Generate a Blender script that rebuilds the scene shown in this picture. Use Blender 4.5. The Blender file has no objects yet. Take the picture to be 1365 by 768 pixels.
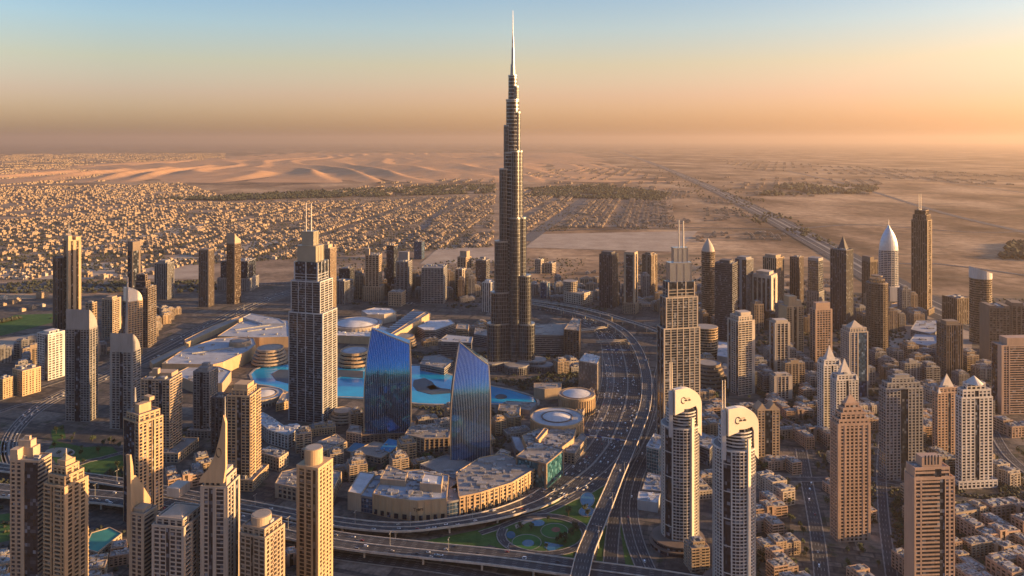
import bpy, math, random
import numpy as np
from mathutils import Vector, noise
random.seed(11)
rng = np.random.default_rng(11)
R = math.radians
sc = bpy.context.scene
COL = sc.collection

# ------------------------------------------------------------------ camera
H, F, CX, YH = 500.0, 1000.0, 682.5, 186.0      # camera height (m), focal length, centre column and horizon row of the 1365 px frame
cam_d = bpy.data.cameras.new('camera'); cam = bpy.data.objects.new('camera', cam_d); COL.objects.link(cam)
cam.location = (0, 0, H); cam.rotation_euler = (R(90), 0, 0)
cam_d.sensor_width = 36; cam_d.lens = 36 * F / 1365
cam_d.shift_y = -(384 - YH) / 1365
cam_d.clip_start = 5; cam_d.clip_end = 400000
sc.camera = cam

# ------------------------------------------------------------------ sky, sun, exposure
SUN_EL, SUN_AZ = 9.0, 94.0                      # degrees above the horizon; clockwise from the view axis (+Y)
w = bpy.data.worlds.new('World'); sc.world = w; w.use_nodes = True
wn, wl_ = w.node_tree.nodes, w.node_tree.links
sky = wn.new('ShaderNodeTexSky'); sky.sky_type = 'NISHITA'; sky.sun_disc = False
sky.sun_elevation = R(SUN_EL); sky.sun_rotation = R(SUN_AZ)
sky.altitude = 500; sky.air_density = 1.0; sky.dust_density = 2.2; sky.ozone_density = 1.5
# the air is dusty: the light of the low sky is redder than clear air would make it
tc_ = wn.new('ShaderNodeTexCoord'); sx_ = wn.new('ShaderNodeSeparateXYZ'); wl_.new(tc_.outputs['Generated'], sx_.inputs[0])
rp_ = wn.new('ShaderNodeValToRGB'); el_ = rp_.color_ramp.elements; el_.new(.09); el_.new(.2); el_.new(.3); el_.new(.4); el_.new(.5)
for e_, (p_, c_) in zip(el_, ((0.0, (1.42, .93, .82)), (.058, (1.52, .90, .80)), (.098, (1.52, 1.02, .76)), (.145, (1.30, 1.12, 1.02)), (.19, (1.06, 1.06, 1.10)), (.34, (.95, 1.10, 1.36)), (.65, (.92, 1.16, 1.58)))): e_.position = p_; e_.color = (*c_, 1)  # upper stops: extra blue added above the frame to cool and brighten the fill
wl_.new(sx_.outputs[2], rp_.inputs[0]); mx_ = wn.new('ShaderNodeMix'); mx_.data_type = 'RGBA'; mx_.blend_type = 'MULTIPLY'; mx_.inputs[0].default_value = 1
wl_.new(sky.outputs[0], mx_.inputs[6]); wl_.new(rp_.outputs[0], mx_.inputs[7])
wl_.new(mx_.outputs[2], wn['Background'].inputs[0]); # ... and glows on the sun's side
nv_ = wn.new('ShaderNodeVectorMath'); nv_.operation = 'DOT_PRODUCT'; wl_.new(tc_.outputs['Generated'], nv_.inputs[0]); nv_.inputs[1].default_value = (math.sin(R(SUN_AZ)), math.cos(R(SUN_AZ)), 0)
r2_ = wn.new('ShaderNodeValToRGB'); e2_ = r2_.color_ramp.elements; e2_.new(.5); e2_.new(.72)
for e_, (p_, c_) in zip(e2_, ((0.0, (.72, .82, .94)), (.24, (.70, .82, .92)), (.46, (1.0, 1.02, 1.03)), (.78, (1.03, 1.0, 1.01)))): e_.position = p_; e_.color = (*c_, 1)
ma_ = wn.new('ShaderNodeMapRange'); ma_.inputs[1].default_value = -1; ma_.inputs[2].default_value = 1; wl_.new(nv_.outputs['Value'], ma_.inputs[0]); wl_.new(ma_.outputs[0], r2_.inputs[0])
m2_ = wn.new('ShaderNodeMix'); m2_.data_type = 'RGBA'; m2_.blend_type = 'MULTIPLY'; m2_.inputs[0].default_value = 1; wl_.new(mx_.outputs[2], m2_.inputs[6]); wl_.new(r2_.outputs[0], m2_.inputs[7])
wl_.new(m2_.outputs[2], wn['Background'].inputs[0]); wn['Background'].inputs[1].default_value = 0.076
sun_d = bpy.data.lights.new('sun', 'SUN'); sun = bpy.data.objects.new('sun', sun_d); COL.objects.link(sun)
sun_d.energy = 5.0; sun_d.angle = R(0.5); sun_d.color = (1.0, 0.585, 0.235)
SUNV = Vector((math.sin(R(SUN_AZ)) * math.cos(R(SUN_EL)), math.cos(R(SUN_AZ)) * math.cos(R(SUN_EL)), math.sin(R(SUN_EL))))
sun.rotation_euler = SUNV.to_track_quat('Z', 'Y').to_euler()
sc.view_settings.view_transform = 'Standard'; sc.view_settings.look = 'None'
sc.view_settings.exposure = 1.62; sc.view_settings.gamma = 1
sc.cycles.max_bounces = 5; sc.cycles.diffuse_bounces = 1; sc.cycles.glossy_bounces = 3
sc.cycles.transmission_bounces = 2; sc.cycles.volume_bounces = 0; sc.cycles.caustics_reflective = False
sc.cycles.use_denoising = True

# ------------------------------------------------------------------ helpers
def G(px, py, z=0.0):
    """the world point at height z that the photograph shows at pixel (px, py)"""
    D = (H - z) * F / (py - YH)
    return np.array([(px - CX) * D / F, D, z])
def mpp(py): return H / (py - YH)                  # metres per pixel at a ground row
def hgt(yb, yt): return (yb - yt) / (yb - YH) * H

class MB:
    """collects boxes, prisms and lofts; build() links them as ONE mesh object"""
    def __init__(s): s.b = []; s.bm = []; s.v = []; s.f = []; s.fm = []; s.n = 0
    def box(s, o, a, b, c, m=0): s.b.append((*o, *a, *b, *c)); s.bm.append(m)
    def cbox(s, x0, x1, y0, y1, z0, z1, m=0): s.box((x0, y0, z0), (x1 - x0, 0, 0), (0, y1 - y0, 0), (0, 0, z1 - z0), m)
    def verts(s, pts):
        i = s.n; s.v.extend([tuple(map(float, p)) for p in pts]); s.n += len(pts); return i
    def face(s, idx, m=0): s.f.append(tuple(idx)); s.fm.append(m)
    def prism(s, poly, z0, z1, m=0, top=True, bottom=False, poly2=None):
        n = len(poly); p2 = poly2 if poly2 is not None else poly
        i = s.verts([(p[0], p[1], z0) for p in poly] + [(p[0], p[1], z1) for p in p2])
        for k in range(n): s.face((i + k, i + (k + 1) % n, i + n + (k + 1) % n, i + n + k), m)
        if top: s.face([i + n + k for k in range(n)], m)
        if bottom: s.face([i + k for k in reversed(range(n))], m)
    def loft(s, rings, m=0, cap0=True, cap1=True, closed=True):
        n = len(rings[0]); ids = [s.verts(r) for r in rings]
        for a, b in zip(ids, ids[1:]):
            for k in range(n if closed else n - 1):
                k2 = (k + 1) % n; s.face((a + k, a + k2, b + k2, b + k), m)
        if cap0: s.face([ids[0] + k for k in reversed(range(n))], m)
        if cap1: s.face([ids[-1] + k for k in range(n)], m)
    def cyl(s, x, y, z0, z1, r0, r1=None, n=12, m=0):
        r1 = r0 if r1 is None else r1
        s.loft([ring(x, y, r0, n, z=z0), ring(x, y, max(r1, .01), n, z=z1)], m)
    def plate(s, prof, o, u, n, th, m=0):
        """a flat outline prof [(s, z)...] standing on o along u, th thick along n"""
        o, u, n = map(np.asarray, (o, u, n))
        P = [o + u * a + np.array([0, 0, 1.0]) * b for a, b in prof]
        s.loft([[tuple(p) for p in P], [tuple(p + n * th) for p in P]], m)
    def mesh(s, name, mats):
        me = bpy.data.meshes.new(name)
        V = np.array(s.v, dtype=np.float64).reshape(-1, 3)
        lv = [len(f) for f in s.f]; loops = [i for f in s.f for i in f]; mi = list(s.fm)
        if s.b:
            B = np.array(s.b).reshape(-1, 4, 3); o, a, b, c = B[:, 0], B[:, 1], B[:, 2], B[:, 3]
            bv = np.stack([o, o + a, o + a + b, o + b, o + c, o + a + c, o + a + b + c, o + b + c], 1).reshape(-1, 3)
            fq = np.array([[0, 3, 2, 1], [4, 5, 6, 7], [0, 1, 5, 4], [1, 2, 6, 5], [2, 3, 7, 6], [3, 0, 4, 7]])
            det = np.einsum('ij,ij->i', np.cross(a, b), c)
            fq2 = np.where((det < 0)[:, None, None], fq[None, :, ::-1], fq[None])
            idx = fq2 + (np.arange(len(B)) * 8 + len(V))[:, None, None]
            V = np.concatenate([V, bv]); loops = np.concatenate([np.array(loops, dtype=np.int64), idx.reshape(-1)])
            lv = lv + [4] * (6 * len(B)); mi = mi + list(np.repeat(s.bm, 6))
        lv = np.array(lv, dtype=np.int32); loops = np.array(loops, dtype=np.int32)
        me.vertices.add(len(V)); me.vertices.foreach_set('co', V.astype(np.float32).ravel())
        me.loops.add(len(loops)); me.loops.foreach_set('vertex_index', loops)
        me.polygons.add(len(lv)); ls = np.zeros(len(lv), dtype=np.int32); ls[1:] = np.cumsum(lv)[:-1]
        me.polygons.foreach_set('loop_start', ls); me.polygons.foreach_set('loop_total', lv)
        for m in (mats if isinstance(mats, (list, tuple)) else [mats]): me.materials.append(m)
        me.polygons.foreach_set('material_index', np.array(mi, dtype=np.int32))
        me.polygons.foreach_set('use_smooth', np.zeros(len(lv), dtype=bool))
        me.update(calc_edges=True); return me
    def build(s, name, mats, parent=None, loc=None, rz=0):
        if not s.b and not s.f: return None
        o = bpy.data.objects.new(name, s.mesh(name, mats)); COL.objects.link(o)
        if parent is not None: o.parent = parent
        if loc is not None: o.location = loc
        o.rotation_euler.z = rz; return o

def ring(x, y, r, n=24, ry=None, z=None, a0=0.0):
    ry = r if ry is None else ry
    P = [(x + r * math.cos(a0 + 2 * math.pi * k / n), y + ry * math.sin(a0 + 2 * math.pi * k / n)) for k in range(n)]
    return P if z is None else [(p[0], p[1], z) for p in P]
def grow(poly, d):
    P = np.array(poly, float); c = P.mean(0); r = np.linalg.norm(P - c, axis=1, keepdims=True)
    return [tuple(p) for p in c + (P - c) * (1 + d / r)]
def tag(o, label, cat, group=None):
    o['label'] = label; o['category'] = cat
    if group: o['group'] = group
    return o
def empty(name, loc, rz=0.0, label=None, cat=None, group=None):
    o = bpy.data.objects.new(name, None); COL.objects.link(o); o.location = loc; o.rotation_euler.z = rz
    o.empty_display_size = 5
    if label: tag(o, label, cat, group)
    return o
def struct(o, kind='structure'): o['kind'] = kind; return o
def copy_tree(o, loc, rz, scale=None):
    c = o.copy(); COL.objects.link(c); c.location = loc; c.rotation_euler = (0, 0, rz)
    if scale is not None: c.scale = scale
    for ch in o.children:
        d = ch.copy(); COL.objects.link(d); d.parent = c
        for g in ch.children:
            e = g.copy(); COL.objects.link(e); e.parent = d
    return c
def cat_rom(P, step):
    """smooth curve through the points, sampled about every step metres"""
    P = np.array(P, float); Q = np.vstack([2 * P[0] - P[1], P, 2 * P[-1] - P[-2]]); out = []
    for i in range(1, len(Q) - 2):
        p0, p1, p2, p3 = Q[i - 1:i + 3]; n = max(2, int(np.linalg.norm(p2 - p1) / step))
        for k in range(n):
            t = k / n
            out.append(.5 * (2 * p1 + (p2 - p0) * t + (2 * p0 - 5 * p1 + 4 * p2 - p3) * t * t + (3 * p1 - p0 - 3 * p2 + p3) * t ** 3))
    out.append(Q[-2]); return np.array(out)
OCC = []                                            # (x, y, r): ground already taken
def occ(x, y, r): OCC.append((x, y, r))
def free(x, y, r):
    for a, b, c in OCC:
        if (a - x) ** 2 + (b - y) ** 2 < (c + r) ** 2: return False
    return True
def inpoly(x, y, poly):
    c = False; j = len(poly) - 1
    for i in range(len(poly)):
        xi, yi = poly[i][:2]; xj, yj = poly[j][:2]
        if (yi > y) != (yj > y) and x < (xj - xi) * (y - yi) / (yj - yi) + xi: c = not c
        j = i
    return c

# ------------------------------------------------------------------ materials
MATS = {}
class NT:
    def __init__(s, name):
        s.m = bpy.data.materials.new(name); s.m.use_nodes = True; s.n = s.m.node_tree.nodes; s.l = s.m.node_tree.links
        s.p = s.n['Principled BSDF']
    def add(s, t, **k):
        x = s.n.new(t)
        for a, b in k.items():
            if a[0] == 'i' and a[1:].isdigit(): x.inputs[int(a[1:])].default_value = b
            else: setattr(x, a, b)
        return x
    def L(s, a, b): s.l.new(a, b)
    def coord(s, kind='Object'): return s.add('ShaderNodeTexCoord').outputs[kind]
    def noise(s, vec, scale, detail=3, rough=.55):
        x = s.add('ShaderNodeTexNoise'); x.inputs['Scale'].default_value = scale; x.inputs['Detail'].default_value = detail
        x.inputs['Roughness'].default_value = rough; s.L(vec, x.inputs['Vector']); return x.outputs['Fac']
    def ramp(s, fac, stops):
        x = s.add('ShaderNodeValToRGB'); e = x.color_ramp.elements
        while len(e) < len(stops): e.new(.5)
        for q, (p, c) in zip(e, stops): q.position = p; q.color = (*c, 1) if len(c) == 3 else c
        s.L(fac, x.inputs[0]); return x.outputs[0]
    def math(s, op, a, b=None, c=None):
        x = s.add('ShaderNodeMath', operation=op)
        for i, v in enumerate((a, b, c)):
            if v is None: continue
            if isinstance(v, (int, float)): x.inputs[i].default_value = v
            else: s.L(v, x.inputs[i])
        return x.outputs[0]
    def mix(s, fac, a, b, blend='MIX'):
        x = s.add('ShaderNodeMix', data_type='RGBA', blend_type=blend)
        for i, v in ((0, fac), (6, a), (7, b)):
            if isinstance(v, (int, float)): x.inputs[i].default_value = v
            elif isinstance(v, tuple): x.inputs[i].default_value = (*v, 1)
            else: s.L(v, x.inputs[i])
        return x.outputs[2]
    def scaled(s, vec, sx, sy, sz):
        x = s.add('ShaderNodeMapping'); x.inputs['Scale'].default_value = (sx, sy, sz); s.L(vec, x.inputs[0]); return x.outputs[0]

def wall(name, col, rough=.75, var=.28):
    """painted or stone-clad wall: patchy tone, rain streaks, slight per-building tone"""
    key = 'wall_' + name
    if key in MATS: return MATS[key]
    t = NT(key); v = t.coord()
    n1 = t.noise(t.scaled(v, .06, .06, .02), 1, 4); n2 = t.noise(t.scaled(v, .9, .9, .05), 1, 3)
    f = t.math('ADD', t.math('MULTIPLY', n1, .6), t.math('MULTIPLY', n2, .4))
    lo = tuple(c * (1 - var) for c in col); hi = tuple(min(.9, c * (1 + var * .7)) for c in col)
    c = t.ramp(f, [(.3, lo), (.7, hi)])
    oi = t.add('ShaderNodeObjectInfo').outputs['Random']
    c = t.mix(1.0, c, t.ramp(oi, [(0, (.88, .86, .84)), (1, (1.08, 1.06, 1.03))]), 'MULTIPLY')
    t.L(c, t.p.inputs['Base Color']); t.p.inputs['Roughness'].default_value = rough
    t.p.inputs['Specular IOR Level'].default_value = .3
    MATS[key] = t.m; return t.m
def glass(name, col, lit=.0, rough=.09, cell=(3.2, 3.2, 3.6), metal=.0, tint=None, bump=.006, odd=1.0, var=1.0):
    """window glass: every pane slightly different in tone and tilt, a few with blinds"""
    key = 'glass_' + name
    if key in MATS: return MATS[key]
    t = NT(key); v = t.coord()
    sn = t.add('ShaderNodeVectorMath', operation='SNAP'); t.L(v, sn.inputs[0]); sn.inputs[1].default_value = cell
    wn_ = t.add('ShaderNodeTexWhiteNoise'); t.L(sn.outputs[0], wn_.inputs[0]); f = wn_.outputs['Value']
    lo = tuple(c * (1 - .45 * var) for c in col); hi = tuple(c * (1 + .5 * var) for c in col)
    c = t.ramp(f, [(0, lo), (.8, hi), (.93, tuple(min(1, x * (1 + .5 * var + .9 * odd) + .02 * odd) for x in col)), (1, tuple(min(1, x * (1 + .5 * var + 1.5 * odd) + .06 * odd) for x in col))])
    t.L(c, t.p.inputs['Base Color']); t.p.inputs['Metallic'].default_value = metal
    t.L(t.ramp(f, [(0, (rough,) * 3), (.85, (rough * 2,) * 3), (1, (rough * 2 + .3 * odd,) * 3)]), t.p.inputs['Roughness'])
    t.p.inputs['Specular IOR Level'].default_value = .45
    if tint: t.p.inputs['Specular Tint'].default_value = (*tint, 1)
    # each pane leans a hair its own way
    vs = t.add('ShaderNodeVectorMath', operation='SUBTRACT'); t.L(wn_.outputs['Color'], vs.inputs[0]); vs.inputs[1].default_value = (.5, .5, .5)
    sc_ = t.add('ShaderNodeVectorMath', operation='SCALE'); t.L(vs.outputs[0], sc_.inputs[0]); sc_.inputs['Scale'].default_value = bump * 6
    ge = t.add('ShaderNodeNewGeometry'); ad = t.add('ShaderNodeVectorMath', operation='ADD')
    t.L(ge.outputs['Normal'], ad.inputs[0]); t.L(sc_.outputs[0], ad.inputs[1])
    no = t.add('ShaderNodeVectorMath', operation='NORMALIZE'); t.L(ad.outputs[0], no.inputs[0]); t.L(no.outputs[0], t.p.inputs['Normal'])
    MATS[key] = t.m; return t.m
def plain(name, col, rough=.6, metal=0.0, var=.2, scale=.15, rand=False):
    if name in MATS: return MATS[name]
    t = NT(name); v = t.coord()
    f = t.noise(v, scale, 4)
    c = t.ramp(f, [(.3, tuple(x * (1 - var) for x in col)), (.7, tuple(min(1, x * (1 + var)) for x in col))])
    if rand:
        oi = t.add('ShaderNodeObjectInfo').outputs['Random']
        c = t.mix(1.0, c, t.ramp(oi, [(0, (.7, .72, .7)), (1, (1.2, 1.15, 1.05))]), 'MULTIPLY')
    t.L(c, t.p.inputs['Base Color']); t.p.inputs['Roughness'].default_value = rough; t.p.inputs['Metallic'].default_value = metal
    MATS[name] = t.m; return t.m
WALL = {
    'sand': wall('sand', (.36, .28, .20)), 'gold': wall('gold', (.42, .30, .18)), 'pale': wall('pale', (.40, .345, .285)), 'white': wall('white', (.54, .51, .47)),
    'pink': wall('pink', (.37, .26, .195)), 'grey': wall('grey', (.25, .24, .23)), 'brown': wall('brown', (.16, .125, .10)),
    'dark': wall('dark', (.085, .08, .08)), 'steel': wall('steel', (.42, .43, .44), .35), 'umber': wall('umber', (.20, .155, .115)),
    'clay': wall('clay', (.25, .19, .13)), 'adobe': wall('adobe', (.28, .215, .15))}
GLS = {'dark': glass('dark', (.018, .022, .03), odd=1.7), 'blue': glass('blue', (.03, .055, .09)), 'brown': glass('brown', (.04, .031, .024), odd=1.5),
       'grey': glass('grey', (.06, .065, .07)), 'teal': glass('teal', (.02, .07, .085))}
def roof_mat(name, col):
    key = 'roof_' + name
    if key in MATS: return MATS[key]
    t = NT(key); v = t.coord()
    n = t.noise(v, .05, 5, .65); n2 = t.noise(v, .6, 2)
    f = t.math('ADD', t.math('MULTIPLY', n, .7), t.math('MULTIPLY', n2, .3))
    c = t.ramp(f, [(.3, tuple(x * .6 for x in col)), (.5, col), (.7, tuple(min(.85, x * 1.25) for x in col))])
    t.L(c, t.p.inputs['Base Color']); t.p.inputs['Roughness'].default_value = .85
    MATS[key] = t.m; return t.m
ROOF = {'grey': roof_mat('grey', (.225, .208, .19)), 'sand': roof_mat('sand', (.27, .23, .19)), 'white': roof_mat('white', (.46, .455, .45)), 'dark': roof_mat('dark', (.13, .125, .12)),
        'blue': roof_mat('blue', (.31, .325, .345))}
METAL = plain('metal', (.62, .60, .56), .3, .7, .1)
PLANT = plain('roof_machinery', (.27, .26, .245), .6, 0, .35, .3)
CONC = plain('concrete', (.42, .37, .31), .85, 0, .25, .2)
# ------------------------------------------------------------------ haze: the air between the camera and the far desert
hb = MB(); hb.cbox(-130000, 130000, -6000, 140000, -2, 900)
t = NT('haze_air'); t.n.remove(t.p)
pv = t.add('ShaderNodeVolumePrincipled'); pv.inputs['Color'].default_value = (.64, .525, .43, 1)
pv.inputs['Density'].default_value = 2.8e-5; pv.inputs['Anisotropy'].default_value = .42
t.L(pv.outputs[0], t.n['Material Output'].inputs['Volume'])
struct(hb.build('haze', t.m), 'stuff')

# ------------------------------------------------------------------ desert ground
gb = MB(); gb.face([gb.verts([(-125000, -5000, 0), (125000, -5000, 0), (125000, 130000, 0), (-125000, 130000, 0)]) + k for k in range(4)])
t = NT('desert_sand'); v = t.coord()
big = t.noise(v, .00035, 6, .6); mid = t.noise(t.scaled(v, 1, .55, 1), .0016, 6, .62); fine = t.noise(v, .02, 5, .65)
c1 = t.ramp(mid, [(.36, (.10, .07, .045)), (.45, (.20, .138, .088)), (.53, (.33, .23, .145)), (.63, (.46, .33, .21))])
c2 = t.ramp(big, [(.38, (.62, .60, .58)), (.5, (1, 1, 1)), (.65, (1.15, 1.1, 1.0))])
c3 = t.ramp(fine, [(.32, (.55, .54, .52)), (.62, (1.12, 1.1, 1.08))])
c = t.mix(1, t.mix(1, c1, c2, 'MULTIPLY'), c3, 'MULTIPLY')
# thin tracks and scrub lines
sc2 = t.noise(t.scaled(v, .25, 2.2, 1), .0022, 4, .7)
c = t.mix(t.ramp(sc2, [(.56, (0, 0, 0)), (.62, (.7,) * 3)]), c, (.12, .10, .065))
t.L(c, t.p.inputs['Base Color']); t.p.inputs['Roughness'].default_value = .95; t.p.inputs['Specular IOR Level'].default_value = .1
struct(gb.build('desert_ground', t.m))

# big dunes between the suburbs and the horizon
def dune_h(x, y):
    """long ridges, steep on the lee side"""
    w1 = noise.noise((x * .0006, y * .00022, 3.1)) * 1500
    s = (x + .35 * y + w1) / 820.0; f = s - math.floor(s)
    prof = (f / .72) ** 1.5 if f < .72 else (1 - (f - .72) / .28) ** 1.2
    a = .35 + .65 * max(0, noise.noise((x * .00045, y * .00016, 7.7)) + .35)
    return prof * a + .25 * abs(noise.noise((x * .0018, y * .0007, 1.3)))
nx, ny = 300, 220
X0, X1, Y0, Y1 = -8800, 2300, 8600, 29000
P = []
for j in range(ny):
    for i in range(nx):
        x = X0 + (X1 - X0) * i / (nx - 1); y = Y0 + (Y1 - Y0) * (j / (ny - 1)) ** 1.25
        u = i / (nx - 1); q = j / (ny - 1)
        x += (y - Y0) * .02
        e = min(1, u * 4, (1 - u) * 4, q * 6 + .0, (1 - q) * 5)
        e *= .55 + .45 * noise.noise((x * .0002, y * .0002, 0)) + .2
        P.append((x, y, max(-1, 100 * max(0, e) * dune_h(x, y) - 4 + 3 * e)))
db = MB(); db.verts(P)
for j in range(ny - 1):
    for i in range(nx - 1):
        a = j * nx + i; db.face((a, a + 1, a + nx + 1, a + nx))
t = NT('dune_sand'); v = t.coord(); n = t.noise(v, .004, 5)
t.L(t.ramp(n, [(.3, (.40, .235, .125)), (.7, (.52, .32, .18))]), t.p.inputs['Base Color']); t.p.inputs['Roughness'].default_value = .95
t.p.inputs['Specular IOR Level'].default_value = .1
dn = db.build('dune_terrain', t.m); struct(dn)
for p in dn.data.polygons: p.use_smooth = True

# ------------------------------------------------------------------ flat ground sheets of the city
def sheet(name, px, z, mat, kind='structure', world=False):
    b = MB(); pts = px if world else [G(x, y, z)[:2] for x, y in px]
    b.face([b.verts([(p[0], p[1], z) for p in pts]) + k for k in range(len(pts))])
    return struct(b.build(name, mat), kind)
def patch_mat(name, stops, scale=.012, detail=5, rough=.9, spec=.15, sx=1, sy=1):
    if name in MATS: return MATS[name]
    t = NT(name); v = t.coord(); f = t.noise(t.scaled(v, sx, sy, 1), scale, detail, .65); f2 = t.noise(v, scale * 9, 3)
    c = t.ramp(t.math('ADD', t.math('MULTIPLY', f, .7), t.math('MULTIPLY', f2, .3)), stops)
    t.L(c, t.p.inputs['Base Color']); t.p.inputs['Roughness'].default_value = rough; t.p.inputs['Specular IOR Level'].default_value = spec
    MATS[name] = t.m; return t.m
PAVE0 = patch_mat('city_paving', [(.35, (.045, .043, .04)), (.5, (.085, .077, .068)), (.64, (.16, .14, .115))])
t = NT('city_blocks_ground'); v = t.coord(); rot = t.add('ShaderNodeMapping'); rot.inputs['Rotation'].default_value = (0, 0, R(16)); t.L(v, rot.inputs[0])
def plots(sx, sy, mort):
    b = t.add('ShaderNodeTexBrick'); t.L(rot.outputs[0], b.inputs['Vector']); b.inputs['Scale'].default_value = 1; b.inputs['Brick Width'].default_value = sx; b.inputs['Row Height'].default_value = sy
    b.inputs['Mortar Size'].default_value = mort; b.inputs['Mortar Smooth'].default_value = .05; b.inputs['Bias'].default_value = 0; b.offset = .37
    b.inputs['Color1'].default_value = (.06, .056, .05, 1); b.inputs['Color2'].default_value = (.19, .16, .13, 1); b.inputs['Mortar'].default_value = (.05, .05, .05, 1); return b.outputs['Color']
big_p, small_p = plots(74, 52, 4.0), plots(17, 11, 1.1)
n1 = t.noise(v, .012, 5, .65); n2 = t.noise(v, .12, 4, .6)
c = t.mix(t.ramp(n1, [(.42, (0,) * 3), (.58, (.75,) * 3)]), big_p, small_p)
c = t.mix(1, c, t.ramp(n2, [(.3, (.55, .55, .55)), (.7, (1.35, 1.3, 1.25))]), 'MULTIPLY')
c = t.mix(t.ramp(t.noise(v, .03, 4, .7), [(.58, (0,) * 3), (.66, (.8,) * 3)]), c, (.03, .042, .018))
t.L(c, t.p.inputs['Base Color']); t.p.inputs['Roughness'].default_value = .9; t.p.inputs['Specular IOR Level'].default_value = .15; PAVE = t.m
LAWN = patch_mat('lawn', [(.35, (.035, .062, .018)), (.5, (.045, .105, .026)), (.65, (.085, .135, .042))], .05)
SUBURB = patch_mat('suburb_ground', [(.36, (.10, .075, .05)), (.5, (.21, .15, .10)), (.64, (.34, .25, .17))], .006)
LOT = patch_mat('bare_lot', [(.35, (.24, .19, .145)), (.5, (.33, .265, .20)), (.65, (.40, .33, .25))], .01)
TARM = patch_mat('tarmac_lot', [(.35, (.04, .04, .04)), (.5, (.065, .063, .06)), (.65, (.10, .095, .09))], .03)
sheet('suburb_ground', [(-900, 388), (690, 388), (700, 300), (900, 305), (895, 262), (690, 250), (560, 262), (300, 268), (-500, 268)], .4, SUBURB)
sheet('city_ground', [(-700, 840), (2100, 840), (1900, 470), (1420, 400), (1000, 385), (720, 378), (420, 372), (200, 392), (-500, 420)], .8, PAVE)
for nm, pts, m in [
    ('empty_lot_ground', [(560, 352), (660, 350), (668, 330), (585, 330)], LOT), ('empty_lot_ground', [(700, 330), (905, 336), (930, 308), (720, 312)], LOT),
    ('empty_lot_ground', [(-10, 372), (265, 372), (285, 352), (150, 350), (-20, 352)], LOT), ('empty_lot_ground', [(60, 330), (190, 300), (280, 296), (250, 312), (120, 340)], LOT),
    ('empty_lot_ground', [(200, 352), (300, 340), (400, 318), (385, 312), (250, 338)], LOT),
    ('empty_lot_ground', [(1180, 470), (1290, 500), (1300, 430), (1200, 412)], LOT),
    ('garden_lawn', [(0, 448), (70, 430), (72, 418), (20, 420), (-20, 436)], LAWN),
    ('sandy_path', [(-10, 470), (70, 462), (76, 440), (0, 452)], LOT)]:
    sheet(nm, pts, 1.2, m)
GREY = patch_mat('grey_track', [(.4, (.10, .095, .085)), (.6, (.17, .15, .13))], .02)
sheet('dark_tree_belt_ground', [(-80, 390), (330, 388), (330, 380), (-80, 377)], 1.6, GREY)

# ------------------------------------------------------------------ roads
def asphalt(name, col=.048):
    t = NT(name); v = t.coord('UV'); sx = t.add('ShaderNodeSeparateXYZ'); t.L(v, sx.inputs[0])
    u, al = sx.outputs[0], sx.outputs[1]
    f = t.noise(t.scaled(v, .35, .02, 1), 1, 5, .65); ob = t.noise(t.coord(), .03, 4)
    base = t.ramp(t.math('ADD', t.math('MULTIPLY', f, .6), t.math('MULTIPLY', ob, .4)), [(.33, (col * .6,) * 3), (.5, (col, col, col * 1.02)), (.68, (col * 1.7, col * 1.65, col * 1.6))])
    lane = t.math('FRACT', t.math('DIVIDE', u, 3.7)); ln = t.math('LESS_THAN', lane, .085)
    dash = t.math('LESS_THAN', t.math('FRACT', t.math('DIVIDE', al, 14.0)), .42)
    c = t.mix(t.math('MULTIPLY', t.math('MULTIPLY', ln, dash), .55), base, (.55, .54, .5))
    t.L(c, t.p.inputs['Base Color']); t.p.inputs['Roughness'].default_value = .8; t.p.inputs['Specular IOR Level'].default_value = .25
    return t.m
ASPH = asphalt('asphalt'); ASPH2 = asphalt('pale_asphalt', .075)
KERB = plain('kerb_stone', (.22, .20, .17), .85, 0, .2)
ROADS = {}
def ribbon_mesh(name, C, N, wl, wr, z, mat):
    n = len(C); L = np.concatenate([[0], np.cumsum(np.linalg.norm(np.diff(C, axis=0), axis=1))])
    A = C + N * wl[:, None]; B = C - N * wr[:, None]
    me = bpy.data.meshes.new(name)
    V = np.concatenate([np.c_[A, z], np.c_[B, z]])
    me.from_pydata([tuple(p) for p in V], [], [(n + i, n + i + 1, i + 1, i) for i in range(n - 1)])
    uv = me.uv_layers.new(name='UVMap')
    for i in range(n - 1):
        for k, (uu, vv) in enumerate(((0, L[i]), (0, L[i + 1]), (wl[i + 1] + wr[i + 1], L[i + 1]), (wl[i] + wr[i], L[i]))): uv.data[i * 4 + k].uv = (uu, vv)
    me.materials.append(mat); o = bpy.data.objects.new(name, me); COL.objects.link(o); return o
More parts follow.
